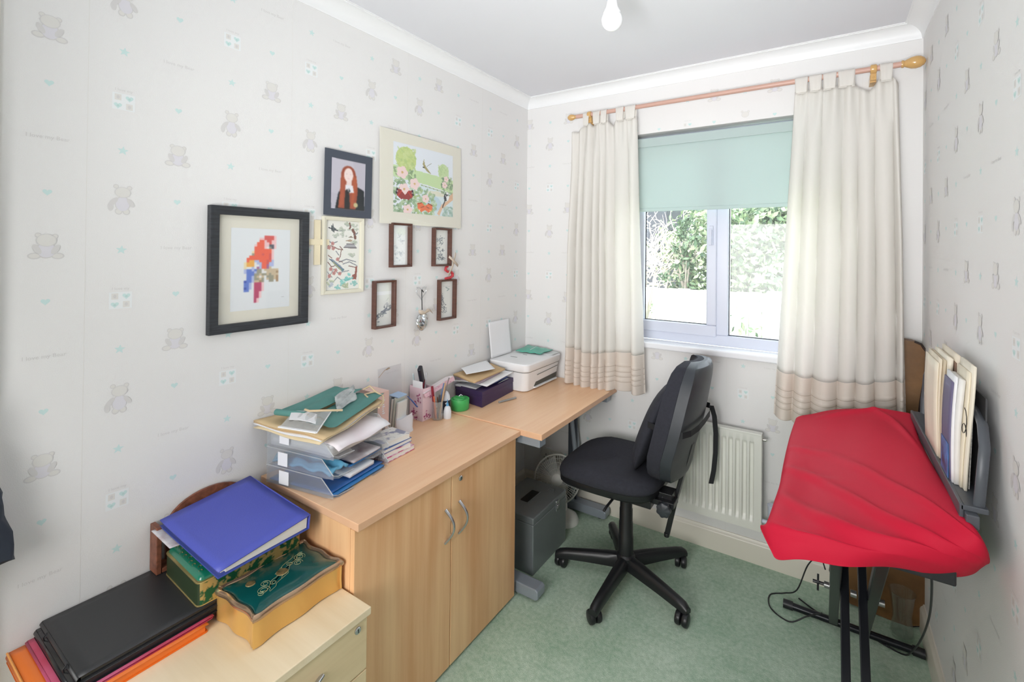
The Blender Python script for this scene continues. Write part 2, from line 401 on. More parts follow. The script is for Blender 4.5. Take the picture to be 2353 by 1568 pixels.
# skirting
sp = [(0, 0), (.015, 0), (.015, .085), (.012, .094), (.006, .100), (.004, .106), (0, .106)]
def skirt(name, pts):
    mb = MB(); rings = [[(x+dx*a, y+dy*a, b) for a, b in sp] for (x, y, dx, dy) in pts]
    struct(mb.loft(rings).build(name, m_skirt, smooth=30))
skirt('baseboard_left', [(0, YB, 1, 0), (0, 0, 1, -1)]); skirt('baseboard_window', [(0, 0, 1, -1), (RW, 0, -1, -1)]); skirt('baseboard_right', [(RW, 0, -1, -1), (RW, YB, -1, 0)])
# door architrave at the very left edge of the view
mb = MB(); mb.box((0, -2.262, 0), (.016, -2.192, 2.06)).box((.016, -2.250, 0), (.022, -2.206, 2.06)); struct(mb.build('trim_5', m_skirt, bevel=.003))

# ---------------------------------------------------------------- window
def window():
    w1 = MB(); y0, y1 = .085, .150
    z0 = WZ0; mx0, mx1 = 1.112, 1.170
    w1.box((WX0, y0, z0), (WX1, y1, z0+.055)).box((WX0, y0, WZ1-.055), (WX1, y1, WZ1)).box((WX0, y0, z0+.055), (WX0+.055, y1, WZ1-.055)).box((WX1-.055, y0, z0+.055), (WX1, y1, WZ1-.055)).box((mx0, y0, z0+.055), (mx1, y1, WZ1-.055))
    f = struct(w1.build('window_1', m_upvc, bevel=.004))
    s = MB(); a, b, c, d = WX0+.045, mx0+.004, z0+.045, WZ1-.045; ys = .072
    for p, q in (((a, ys, c), (b, y0+.03, c+.058)), ((a, ys, d-.058), (b, y0+.03, d)), ((a, ys, c+.058), (a+.05, y0+.03, d-.058)), ((b-.05, ys, c+.058), (b, y0+.03, d-.058))): s.box(p, q)
    s.build('sash', m_upvc, f, bevel=.006)
    g = MB(); g.box((a+.05, .098, c+.058), (b-.05, .102, d-.058)).box((a+.05, .122, c+.058), (b-.05, .126, d-.058)); g.build('glass_pane', MATS['window glass'], f)
    g = MB(); g.box((mx1, .108, z0+.055), (WX1-.055, .112, WZ1-.055)).box((mx1, .132, z0+.055), (WX1-.055, .136, WZ1-.055)); g.build('glass_pane', MATS['window glass'], f)
    k = mat('black window gasket', (40, 42, 48), .5); g = MB()
    def gask(x0, x1, za, zb, y):
        g.box((x0, y, za), (x1, y+.004, za+.004)).box((x0, y, zb-.004), (x1, y+.004, zb)).box((x0, y, za), (x0+.004, y+.004, zb)).box((x1-.004, y, za), (x1, y+.004, zb))
    gask(a+.05, b-.05, c+.058, d-.058, .094); gask(mx1, WX1-.055, z0+.055, WZ1-.055, .104); g.build('gasket', k, f)
    h = MB(); h.box((b-.036, ys-.012, 1.50), (b-.016, ys, 1.60)); h.tube([(b-.026, ys-.006, 1.575), (b-.026, ys-.03, 1.575)], .008); h.bar((b-.026, ys-.03, 1.585), (b-.026, ys-.034, 1.50), .014, .01, up=(0, 1, 0))
    hh = h.build('window_handle', m_upvc, f, bevel=.002); q = MB(); q.lathe([(.001, 0), (.0035, 0), (.0035, -.003), (.001, -.003)], (b-.026, ys-.012, 1.53), 'y', 10); q.build('keyhole', k, hh)
    sl = MB(); sl.box((WX0-.04, -.03, .953), (WX1+.04, 0, WZ0)).box((WX0, 0, .953), (WX1, .086, WZ0)); struct(sl.build('trim_4', m_sill, bevel=.007, seg=3))
glassy('window glass', (250, 253, 252), .02, .02)
window()

# ---------------------------------------------------------------- roller blind, rod, curtains
m_blind = cloth('mint blind cloth', (203, 219, 217), .25, .8, .2, 700)
def blind():
    t = thing('roller_blind', 'pale mint green roller blind pulled halfway down the window', 'blind', (1.12, .035, 2.065))
    x0, x1 = -.47, .47
    b = MB(); b.lathe([(.001, x0), (.019, x0), (.019, x1), (.001, x1)], (0, .012, 0), 'x', 20); b.build('roller', m_blind, t, smooth=40)
    f = MB(); f.box((x0, -.016, -.034), (x1, -.010, .014)); f.build('valance', m_blind, t, bevel=.002)
    c = MB(); c.box((x0+.005, -.0065, -.365), (x1-.005, -.005, -.02)); c.build('blind_sheet', m_blind, t)
    h = MB(); h.box((x0+.005, -.010, -.384), (x1-.005, -.002, -.3655)); h.build('hem_bar', m_blind, t, bevel=.003)
    for x in (x0-.004, x1+.001):
        q = MB(); q.box((x, -.02, -.02), (x+.003, .035, .03)); q.build('end_bracket', m_upvc, t)
blind()
m_rod = mat('pink brown varnished pole', (205, 165, 150), .35, var=.08, vs=12, scale=(.3, 6, 6)); m_fin = mat('honey varnished knob', (208, 166, 104), .22, coat=.5)
RY, RZ = -.082, 2.226
def rod():
    t = thing('curtain_rod', 'thin wooden curtain pole with rounded finials above the window', 'curtain pole', (1.12, RY, RZ))
    a, b = .385-1.12, 1.842-1.12
    m = MB(); m.tube([(a, 0, 0), (b, 0, 0)], .0115, 16); m.build('pole', m_rod, t, smooth=40)
    for x, s in ((a, -1), (b, 1)):
        q = MB(); k = 1 if s > 0 else .72
        q.lathe([(.001, 0)]+[(r*k, s*h*k) for r, h in ((.014, .0), (.0155, .006), (.012, .010), (.016, .018), (.0225, .032), (.0245, .046), (.022, .060), (.014, .072), (.004, .077))]+[(.0005, s*.0775*k)], (x, 0, 0), 'x', 24)
        q.build('finial', m_fin, t, smooth=60)
    for x in (.468-1.12, 1.752-1.12):
        q = MB(); q.lathe([(.001, 0), (.017, 0), (.0185, .004), (.0185, .018), (.017, .022), (.001, .022)], (x-.011, 0, -.001), 'x', 20)
        q.box((x-.010, .0, -.045), (x+.010, .02, 0)); q.box((x-.011, .018, -.05), (x+.011, -RY-.001, -.018)); q.tube([(x, -.002, -.034), (x, .001, -.034)], .004, 8)
        q.build('bracket', m_fin, t, bevel=.003, smooth=40)
rod()
m_curt = cloth('unbleached cotton curtain', (249, 247, 243), .48, .9, .35, 800); m_hem = cloth('curtain hem cotton', (247, 239, 231), .44, .9, .35, 800)
m_stitch = mat('curtain stitching', (198, 184, 170), .9)
def curtain(label, xt0, xt1, xb0, xb1, ztop, zbot, tabs, seed, folds, bulge, zb_fn):
    """tabs: list of (x0, x1)"""
    q = random.Random(seed)
    pos = []; x = 0
    while x < 1: pos.append(x); x += q.uniform(.55, 1.5)/folds
    pos.append(1.0); n = len(pos)
    dep = [q.uniform(.5, 1.0) for _ in pos]
    def fold(u):
        for i in range(n-1):
            if u <= pos[i+1]:
                t = (u-pos[i])/(pos[i+1]-pos[i]); return -abs(math.sin(PI*t))**.7*dep[i]
        return 0
    def sag(u, xa):
        d = min([0 if a-.004 <= xa <= b+.004 else min(abs(xa-a), abs(xa-b)) for a, b in tabs])
        return min(1, d/.03)
    def f(u, v):
        x = (xt0+(xt1-xt0)*u)*(1-v)+(xb0+(xb1-xb0)*u)*v
        xa = xt0+(xt1-xt0)*u
        zt = ztop-.035*sag(u, xa); zb = zbot+zb_fn(u)
        z = zt+(zb-zt)*v
        amp = .012+.042*min(1, v*2.2)+.012*v
        ph = u+.012*math.sin(5*v+3*u)*v
        cr = .010*math.sin(u*46+seed)*max(0, 1-v*7)
        y = RY-.005+.022+fold(min(1, max(0, ph)))*amp+cr-bulge*v*v
        return Vector((x, y, z))
    name = 'curtain'
    base = f(.5, 0)
    t = thing(name, label, 'curtain', (xt0, RY, ztop)); o = Vector(t.location)
    HV = .86
    m = MB(); NU, NV = 170, 60
    ln = [.905, .925, .943, .961]
    m.grid(lambda u, v: f(u, v*HV)-o, NU, NV); m.build('panel', m_curt, t, smooth=80, solid=.0012)
    h = MB()
    def g(u, v):
        vv = HV+(1-HV)*v; p = f(u, vv)
        for k in ln: p.y -= .0030*math.exp(-((vv-k)/.004)**2)
        return p-o
    h.grid(g, NU, 64, kf=None)
    hb = h.build('hem_band', m_hem, t, smooth=80, solid=.0012)
    s = MB()
    for k in ln:
        pts = [f(i/NU, k+.006)-o+Vector((0, -.0022, 0)) for i in range(NU+1)]
        s.loft([[tuple(p+Vector((0, 0, .0011))) for p in pts], [tuple(p-Vector((0, 0, .0011))) for p in pts]], cap=False, closed=False)
    s.build('stitch_line', m_stitch, hb, fix=False)
    for i, (a, b) in enumerate(tabs):
        m = MB(); zt = ztop-RZ
        def tab(u, v, a=a, b=b):
            x = a+(b-a)*u; r = .0135+.0006*math.sin(u*17+a*50)
            if v < .4: k = v/.4; p = (-r-.0015*math.sin(PI*k), (zt-.012)*(1-k))
            elif v < .7: an = PI*(v-.4)/.3; p = (-r*math.cos(an), r*math.sin(an))
            else: k = (v-.7)/.3; p = (r*(1-.5*k), (zt-.012)*k)
            pinch = (.5-u)*.18*max(0, (.4-v)/.4)*(b-a)
            return (x+pinch-o.x, RY+p[0]-o.y-.0012, RZ+p[1]-o.z)
        m.grid(tab, 10, 30); m.build('tab_loop', m_curt, t, smooth=60, solid=.0012)
    return t
curtain('short cream cotton tab top curtain hanging left of the window, narrower of the two', .352, .738, .322, .795, 2.178, .715,
        [(.432, .470), (.492, .535), (.540, .575), (.628, .672), (.680, .738)], 4, 7, .0, lambda u: .012*math.cos(u*9)-.02*math.sin(u*PI)+.02*u)
curtain('cream cotton tab top curtain right of the window, hem above red cloth', 1.470, 1.835, 1.395, 1.862, 2.180, .745,
        [(1.470, 1.520), (1.524, 1.572), (1.576, 1.624), (1.630, 1.690), (1.772, 1.815)], 11, 7, .03, lambda u: -.035*math.sin(u*PI)+.03*u)

# ---------------------------------------------------------------- radiator, socket
m_rad = mat('radiator enamel', (232, 232, 224), .35)
def radiator():
    x0, x1, z0, z1 = .965, 1.345, .196, .634
    t = thing('radiator', 'white ribbed panel radiator under the window', 'radiator', ((x0+x1)/2, -.06, z0)); W = (x1-x0)/2; H = z1-z0
    m = MB(); nf = 11; p = 2*W-.05
    def prof(x, z):
        e = min(1, max(0, (z-.035)/.025))*min(1, max(0, (H-.035-z)/.015)); q = ((x+W-.025)/p*nf) % 1
        if not (-W+.025 < x < W-.025): e = 0
        return -.028+.013*e*(1 if .28 < q < .72 else max(0, 1-min(abs(q-.28), abs(q-.72))/.12))
    xs = [-W+i*2*W/220 for i in range(221)]; zs = [0, .004, .03, .037, .045, .055, .062]+[.062+(H-.124)*i/6 for i in range(1, 6)]+[H-.055, H-.047, H-.04, H-.034, H-.004, H]
    m.loft([[(x, prof(x, z), z) for x in xs] for z in zs], cap=False, closed=False)
    m.box((-W, -.010, .002), (W, -.006, H-.002)); m.build('front_panel', m_rad, t, smooth=40)
    m = MB(); m.box((-W-.003, -.031, H-.004), (W+.003, .006, H+.004)).box((-W-.003, -.031, 0), (-W, .006, H)).box((W, -.031, 0), (W+.003, .006, H)); m.build('casing', m_rad, t, bevel=.002)
    m = MB(); m.box((-W+.01, 0.008, .02), (W-.01, .022, H-.02)).box((-.1, .022, .1), (-.08, .0575, .35)).box((.1, .022, .1), (.12, .0575, .35)); m.build('rear_panel', m_rad, t)
    v = MB(); v.tube([(W, -.005, H-.025), (W+.018, -.005, H-.025)], [.006, .007], 10); v.tube([(W+.018, -.005, H-.025), (W+.022, -.005, H-.025)], .004, 6)
    v.build('bleed_valve', mat('dull chrome', (190, 188, 182), .3, .9), t, smooth=40)
    v = MB(); v.lathe([(.001, .10), (.016, .10), (.018, .105), (.019, .15), (.021, .155), (.021, .158), (.015, .160), (.001, .158)], (W+.045, -.01, -.03), 'z', 18); v.build('thermostat_head', m_upvc, t, smooth=40)
    v = MB(); v.tube([(W, -.01, .045), (W+.035, -.01, .045), (W+.045, -.01, .052), (W+.045, -.01, .075)], .009, 12); v.tube([(W+.036, -.01, .045)]+[(W+.036-.006*math.sin(a*PI/8), -.01+.02*a/8, .045-.04*a/8-.02*math.sin(a*PI/8)) for a in range(1, 9)], .005, 10)
    v.build('pipe', m_upvc, t, smooth=40)
radiator()
m_dark = mat('dark plastic', (30, 31, 35), .45)
def socket():
    t = thing('wall_socket', 'white double wall socket under the desk', 'socket', (.20, 0, .226))
    m = MB(); m.prism(rrect(-.073, -.043, .073, .043, .005), 0, .010); o = m.build('face_plate', mat('socket plastic', (222, 222, 216), .3), t, bevel=.002); o.rotation_euler = (PI/2, 0, 0)
    for cx in (-.036, .036):
        for dx, dz, w_, h_ in ((0, .010, .004, .008), (-.011, -.010, .007, .004), (.011, -.010, .007, .004)):
            q = MB(); q.box((cx+dx-w_/2, -.0106, dz-h_/2), (cx+dx+w_/2, -.0098, dz+h_/2)); q.build('pin_hole', m_dark, t)
        q = MB(); q.box((cx*.35-.005, -.014, .018), (cx*.35+.005, -.0098, .032)); q.build('switch', MATS['socket plastic'], t, bevel=.001)
socket()

# ---------------------------------------------------------------- pendant bulb
def bulb():
    t = thing('pendant_light', 'white frosted light bulb hanging from the ceiling', 'light bulb', (1.030, -1.10, CEIL))
    m = MB(); m.lathe([(.001, 0), (.04, 0), (.038, -.012), (.018, -.022), (.001, -.022)], (0, 0, 0)); m.build('ceiling_rose', m_upvc, t, smooth=40)
    m = MB(); m.tube([(0, 0, -.02), (0, 0, -.11)], .003, 8); m.build('flex', m_upvc, t)
    m = MB(); m.lathe([(.001, -.155), (.019, -.155), (.020, -.12), (.008, -.105), (.001, -.105)], (0, 0, 0)); m.build('lamp_holder', m_upvc, t, smooth=40)
    m = MB(); m.lathe([(.001, -.15), (.0135, -.152), (.015, -.165), (.0185, -.182), (.027, -.200), (.0265, -.2005)], (0, 0, 0), n=32); m.build('bulb_collar', mat('bulb body', (240, 240, 240), .4), t, smooth=50)
    pr = [(.0265, -.2)]+[(.0325*math.cos(a*PI/180), -.222-.0325*math.sin(a*PI/180)) for a in range(-35, 90, 8)]+[(.0005, -.2545)]
    m = MB(); m.lathe(pr, (0, 0, 0), n=32); m.build('bulb_globe', mat('frosted bulb', (244, 246, 248), .12, coat=.6), t, smooth=70)
bulb()

# ---------------------------------------------------------------- cabinet, desk, pedestal
HD = .7063
m_beech = wood('beech veneer top', (247, 208, 170), (236, 188, 146), 'y', .3, 4, 1.0)
m_beechv = wood('beech veneer doors', (244, 200, 152), (222, 166, 118), 'z', .35, 2.2, 1.25)
m_edge = mat('beech edging', (228, 182, 146), .4, var=.05, vs=10)
m_steel = mat('brushed steel handle', (190, 190, 194), .25, .9)
m_gap = mat('dark carcass gap', (90, 66, 46), .8)
def handle_v(parent, x, y, z0, z1, side=1):
    m = MB(); pts = []; rs = []
    for i in range(17):
        a = i/16; pts.append((x+.030*math.sin(PI*a), y+.012*math.sin(PI*a)*side, z0+(z1-z0)*a)); rs.append(.0055+.0022*math.sin(PI*a)*0+.003*abs(a-.5))
    m.tube(pts, rs, 10, flat=.7); return m.build('handle', m_steel, parent, smooth=60)
def lock(parent, c, axis='x'):
    m = MB(); m.lathe([(.001, 0), (.009, 0), (.009, .003), (.0075, .0045), (.001, .0045)], c, axis, 18); l = m.build('lock', m_steel, parent, smooth=40)
    k = MB(); k.box((c[0]+.0044, c[1]-.001, c[2]-.0045), (c[0]+.0052, c[1]+.001, c[2]+.0045)); k.build('keyhole', m_dark, l)
def cabinet():
    y0, y1, xf = -1.598, -.806, .488
    t = thing('cabinet', 'beech two-door office cupboard against the left wall', 'cupboard', (0, 0, 0))
    m = MB(); m.box((.004, y0-.002, HD-.022), (.508, y1+.002, HD), 0); m.k = 1
    o = m.build('top_panel', [m_beech, m_edge], t, bevel=.0015)
    for p in o.data.polygons:
        if abs(p.normal.z) < .5: p.material_index = 1
    m = MB(); m.box((.008, y0+.002, 0), (xf-.02, y0+.020, HD-.0225)).box((.008, y1-.020, 0), (xf-.02, y1-.002, HD-.0225)).box((.008, y0+.02, .03), (.02, y1-.02, HD-.0225)).box((.02, y0+.02, .03), (xf-.025, y1-.02, .05)).box((.02, y0+.02, .33), (xf-.05, y1-.02, .35)).box((.02, y0+.02, 0), (xf-.06, y1-.02, .03))
    m.build('carcass', m_beechv, t, bevel=.001)
    ym = (y0+y1)/2
    for a, b, hy, k in ((y0+.001, ym-.0015, ym-.030, 0), (ym+.0015, y1-.001, ym+.040, 1)):
        m = MB(); m.box((xf-.018, a, .012), (xf, b, HD-.026)); d = m.build('door', m_beechv, t, bevel=.002)
        handle_v(d, xf, hy, .455, .570)
        if k: lock(d, (xf, ym+.045, .648))
cabinet()
m_greysteel = mat('grey painted steel', (150, 158, 168), .35, .2); m_greysteel_d = mat('dark grey painted steel', (70, 76, 84), .4, .2)
def desk():
    t = thing('desk', 'beech top desk on grey steel legs in the corner by the window', 'desk', (0, 0, 0))
    y0, y1 = -.802, -.006
    m = MB(); m.box((.004, y0, HD-.020), (.612, y1, HD+.005)); o = m.build('desktop', [m_beech, m_edge], t, bevel=.0015)
    for p in o.data.polygons:
        if abs(p.normal.z) < .5: p.material_index = 1
    for ya, sgn in ((-.757, 1), (-.063, -1)):
        m = MB(); m.box((.03, ya-.025, HD-.062), (.590, ya+.025, HD-.0205)); m.build('top_rail', m_greysteel, t, bevel=.003)
        m = MB()
        for dy in (-.018, .018):
            pts = [(.300, ya+dy, HD-.06), (.34, ya+dy, .45), (.385, ya+dy, .055)] if 0 else [(.36, ya+dy, HD-.06), (.375, ya+dy, .5), (.40, ya+dy, .30), (.38, ya+dy, .055)]
            m.tube(pts, .0125, 12)
        m.build('leg', m_greysteel, t, smooth=50)
        m = MB(); m.box((.345, ya-.006, .05), (.40, ya+.006, HD-.06)); m.build('cable_channel', m_greysteel_d, t, bevel=.002)
        m = MB(); m.prism([(.04, .012), (.578, .012), (.590, .020), (.590, .050), (.578, .058), (.04, .058)], -.030, .030); o = m.build('foot', m_greysteel, t, bevel=.004); o.rotation_euler = (PI/2, 0, 0); o.location = (0, ya, 0)
        for fx in (.08, .545): q = MB(); q.tube([(fx, ya, 0), (fx, ya, .014)], .013, 12); q.build('levelling_foot', m_dark, t)
    m = MB(); m.box((.16, -.73, .45), (.178, -.09, HD-.03)); m.build('modesty_panel', m_beechv, t)
desk()
m_oak = wood('pale oak veneer', (242, 226, 196), (226, 206, 170), 'x', .45, 3.0, .9); m_oaky = wood('pale oak drawer front', (232, 210, 170), (214, 190, 148), 'y', .45, 3.0, .9)
HP = .5115
def pedestal():
    t = thing('drawer_pedestal', 'pale oak drawer unit in front of the beech cupboard', 'drawer unit', (0, 0, 0))
    y0, y1, xf = -2.050, -1.606, .560
    m = MB(); m.box((.004, y0-.002, HP-.020), (.5715, y1+.002, HP)); m.build('top_panel', m_oak, t, bevel=.002)
    m = MB(); m.box((.008, y0, 0), (xf-.02, y0+.016, HP-.0205)).box((.008, y1-.016, 0), (xf-.02, y1, HP-.0205)).box((.008, y0+.016, 0), (.02, y1-.016, HP-.0205)).box((.02, y0+.016, 0), (xf-.03, y1-.016, .03)); m.build('carcass', m_oaky, t)
    for z0, z1, lk in ((.347, HP-.025, 1), (.186, .343, 0), (.025, .182, 0)):
        m = MB(); m.box((xf-.018, y0+.002, z0), (xf, y1-.002, z1)); d = m.build('drawer', m_oaky, t, bevel=.0015)
        h = MB(); yc = (y0+y1)/2+.01
        h.tube([(xf+.028*math.sin(PI*i/16), yc-.08+.16*i/16, (z0+z1)/2+.008+.006*math.sin(PI*i/16)) for i in range(17)], [.0055+.003*abs(i/16-.5) for i in range(17)], 10, flat=.7); h.build('handle', m_steel, d, smooth=60)
        if lk: lock(d, (xf, -1.638, .466))
pedestal()

# ---------------------------------------------------------------- office chair
def chair():
    m_fab = mat('black woven chair fabric', (44, 45, 54), .9, var=.12, vs=90, bump=.6, bs=700); m_pl = mat('black moulded plastic', (27, 28, 31), .38); m_shell = mat('grey black chair back shell', (50, 54, 60), .45, var=.1, vs=20); m_chr = mat('chrome screw', (200, 200, 205), .2, 1)
    t = thing('office_chair', 'black fabric swivel office chair on a five star base', 'office chair', (.842, -.45, 0))
    # base
    m = MB(); m.lathe([(.001, .055), (.026, .055), (.038, .07), (.042, .115), (.034, .125), (.001, .125)], (0, 0, 0), n=28); m.build('hub', m_pl, t, smooth=40)
    for k in range(5):
        a = math.radians(196+72*k); c, s = math.cos(a), math.sin(a)
        rings = []
        for r, w, zt, h in ((.025, .024, .120, .055), (.08, .023, .116, .052), (.18, .0205, .104, .044), (.27, .0185, .092, .038), (.302, .018, .085, .034), (.320, .0155, .072, .024)):
            rings.append([(r*c-q*s, r*s+q*c, z) for q, z in ((-w, zt-h), (-w*1.05, zt-h*.45), (-w*.72, zt-.004), (-w*.3, zt), (w*.3, zt), (w*.72, zt-.004), (w*1.05, zt-h*.45), (w, zt-h))])
        m = MB(); m.loft(rings); leg = m.build('base_leg', m_pl, t, smooth=45)
        q = MB(); q.tube([(.300*c, .300*s, .02), (.300*c, .300*s, .06)], .006, 8)
        cx, cy = .302*c, .302*s; ca = a+R_.uniform(-.9, .9)+PI/2; dx, dy = math.cos(ca), math.sin(ca); nx, ny = -dy, dx
        cs = q.build('caster', m_pl, leg, smooth=40)
        for sd in (-1, 1):
            w_ = MB(); w_.M = Matrix.Translation((cx+nx*.004-dx*.012+sd*nx*.014, cy+ny*.004-dy*.012+sd*ny*.014, .0268)) @ Matrix.Rotation(ca+PI/2, 4, 'Z')
            w_.lathe([(.001, -.012), (.017, -.012), (.0245, -.009), (.0265, -.003), (.0265, .004), (.0245, .010), (.012, .0125), (.001, .012)], (0, 0, 0), 'x', 22); w_.build('wheel', m_pl, leg, smooth=40)
    m = MB(); m.lathe([(.001, .10), (.033, .10), (.033, .20), (.0305, .205), (.0305, .262), (.029, .266), (.029, .32), (.027, .325), (.027, .40), (.001, .40)], (0, 0, 0), n=28); m.build('gas_column', m_pl, t, smooth=35)
    m = MB(); m.box((-.09, -.06, .380), (.13, .06, .4135)).box((.12, -.035, .395), (.22, .035, .418)); m.tube([(-.02, -.05, .405), (-.02, -.17, .40), (-.02, -.2, .395)], .006, 8); m.build('seat_mechanism', m_pl, t, bevel=.006, smooth=40)
    # seat, faces -x
    sx, sy = -.078, .085
    def outline(k, z, dip=0):
        pts = []
        for i in range(48):
            a = 2*PI*i/48; ca, sa = math.cos(a), math.sin(a); e = 3.9
            r = (abs(ca)**e+abs(sa)**e)**(-1/e); x = r*ca*.235*k; y = r*sa*.235*k*(1-.05*(ca > 0)*ca)
            zz = z-.022*max(0, -ca*r-.55)**1.2*1.6
            pts.append((sx+x, sy+y, zz))
        return pts
    m = MB(); m.loft([outline(.80, .414), outline(.95, .417), outline(.985, .428), outline(.985, .448)]); m.build('seat_pan', m_pl, t, smooth=50)
    m = MB(); m.loft([outline(.985, .449), outline(1.0, .459), outline(.995, .474), outline(.96, .490), outline(.88, .500), outline(.7, .502), outline(.4, .497), outline(.1, .495)]); m.build('seat', m_fab, t, smooth=70)
    # backrest: profile across y, height z
    bx, by = .252, .115
    def bw(h):   # half width against height 0..1
        return .225*(1-.30*max(0, h-.45)**1.5/.41)*(1-.30*max(0, .22-h)/.22)
    def lean(h): return -.045+.095*h-.012*math.exp(-((h-.18)/.2)**2)
    Z0, Z1 = .487, 1.000
    def ring_(h, k, xo, fl):
        z = Z0+(Z1-Z0)*h; hw = bw(h)*k
        return [(bx+lean(h)+xo+fl*(abs(s)**2.2)*-.05, by+s*hw, z) for s in [-1+i/8 for i in range(17)]]
    hs = [0.0, .03, .08, .15, .25, .35, .45, .55, .65, .75, .85, .92, .97, 1.0]
    def kk(h): return (1-(1-min(1, h/.08))**2)**.5*.45+.55 if h < .08 else ((1-((h-.86)/.14)**2)**.5*.5+.5 if h > .86 else 1)
    m = MB(); rings = []
    for h in hs:
        e = kk(h); a = ring_(h, e, .050*e-.01, .6); b = ring_(h, e, .0, .7); rings.append(a+b[::-1])
    m.loft(rings); m.build('back_shell', m_shell, t, smooth=38, bevel=.004)
    m = MB(); rings = []
    for h in hs:
        e = kk(h); a = ring_(h, e*.985, -.001, .7); b = ring_(h, e*.93, -.05*e-.012*math.sin(PI*h), .75); rings.append(a+b[::-1])
    m.loft(rings); m.build('backrest', m_fab, t, smooth=60)
    # back panel fold lines are in the shell; bar and levers
    m = MB(); m.bar((.10, .07, .405), (.205, .06, .42), .05, .012); m.bar((.190, .07, .35), (.262, .09, .64), .046, .016, up=(1, 0, 0)); m.build('back_bar', m_pl, t, bevel=.004)
    m = MB(); m.bar((.205, .045, .40), (.168, .05, .232), .012, .022, up=(1, 0, 0)); m.tube([(.168, .048, .243), (.168, .048, .226)], .012, 10); m.build('tilt_lever', m_pl, t, bevel=.003)
    m = MB(); rings = []
    for yy, r in ((-.085, .001), (-.085, .020), (-.080, .0285), (-.060, .0285), (-.052, .020), (-.052, .001)): rings.append([(.183+r*(1+.07*math.cos(7*2*PI*i/42))*math.cos(2*PI*i/42), yy+.02, .392+r*(1+.07*math.cos(7*2*PI*i/42))*math.sin(2*PI*i/42)) for i in range(42)])
    m.loft(rings); m.tube([(.183, -.035, .392), (.19, .06, .40)], .007, 8); m.build('adjuster_knob', m_shell, t, smooth=40)
    m = MB(); m.lathe([(.001, 0), (.006, 0), (.006, -.004), (.001, -.004)], (.165, -.01, .42), 'y', 10); m.box((.135, -.01, .395), (.205, .06, .44)); m.build('hinge', m_pl, t, bevel=.003)
    # lumbar cushion
    c = thing('lumbar_cushion', 'black lumbar cushion strapped to the front of the office chair back', 'cushion', (.963, -.340, .700))
    m = MB(); rings = []
    for i in range(15):
        h = -1+2*i/14; e = max(.05, (1-abs(h)**2.6))**.5; z = h*.198; x0 = .035*h*h*-0+.05*(h+.1)
        rings.append([(x0+.025*h+.060*e*math.cos(a)*(1 if math.cos(a) < 0 else .55)-.012, .175*(.55+.45*e)*math.copysign(abs(math.sin(a))**.8, math.sin(a)), z) for a in [2*PI*q/32 for q in range(32)]])
    m.loft(rings); m.build('pad', m_fab, c, smooth=80)
    s = MB(); zc = .035
    loop = [(-.005, -.172), (.04, -.192), (.10, -.214), (.150, -.212), (.172, -.17), (.186, -.09), (.189, 0), (.189, .10), (.168, .205), (.12, .225), (.05, .205), (.0, .18)]
    s.loft([[(x, y, zc-.0125+.02*(y+.2)) for x, y in loop], [(x, y, zc+.0125+.02*(y+.2)) for x, y in loop]], cap=False, closed=False)
    s.build('strap', mat('black webbing', (26, 27, 31), .7), c, solid=.002)
    s = MB(); pts = [(.178, .187, .05), (.190, .196, .0), (.196, .200, -.08), (.196, .196, -.17), (.190, .190, -.25), (.180, .182, -.31)]
    s.loft([[(x-.010, y-.004, z) for x, y, z in pts], [(x+.010, y+.004, z) for x, y, z in pts]], cap=False, closed=False); s.build('strap_tail', MATS['black webbing'], c, solid=.002)
chair()

# ---------------------------------------------------------------- filing case, fan
def case():
    mg = mat('dark grey metal case', (130, 136, 138), .34, .25, var=.05, vs=6)
    ml = mat('case wire trim steel', (150, 152, 156), .3, .6)  # lighter steel for the wire trim on the lid
    t = thing('file_case', 'dark grey metal carry case on the floor under the desk', 'metal case', (.365, -.5, 0))
    W, D, H = .118, .155, .258
    m = MB(); m.box((-W, -D, 0), (W, D, H-.032)); m.build('body', mg, t, bevel=.004)
    m = MB(); m.box((-W-.001, -D-.001, H-.031), (W+.001, D+.001, H)); lid = m.build('lid', mg, t, bevel=.005)
    m = MB(); m.box((-.045, -.02, H), (.045, .02, H+.001)); s = MB(); s.prism(rrect(-.022, -.055, .022, .055, .006), H+.0002, H+.0012); s.build('handle_recess', m_dark, lid)
    s = MB(); s.tube([(.026, -.06, H+.003), (.026, .06, H+.003), (.0, .062, H+.004)], .0018, 6); s.tube([(.05, .075, H+.002), (.055, .10, H+.010), (.075, .10, H+.010), (.08, .09, H+.002)], .002, 6); s.build('wire_trim', ml, lid)
    s = MB(); s.box((W, .045, H-.060), (W+.006, .075, H-.012)); s.box((W+.006, .05, H-.05), (W+.010, .07, H-.03)); s.build('latch', m_steel, t, bevel=.002)
case()
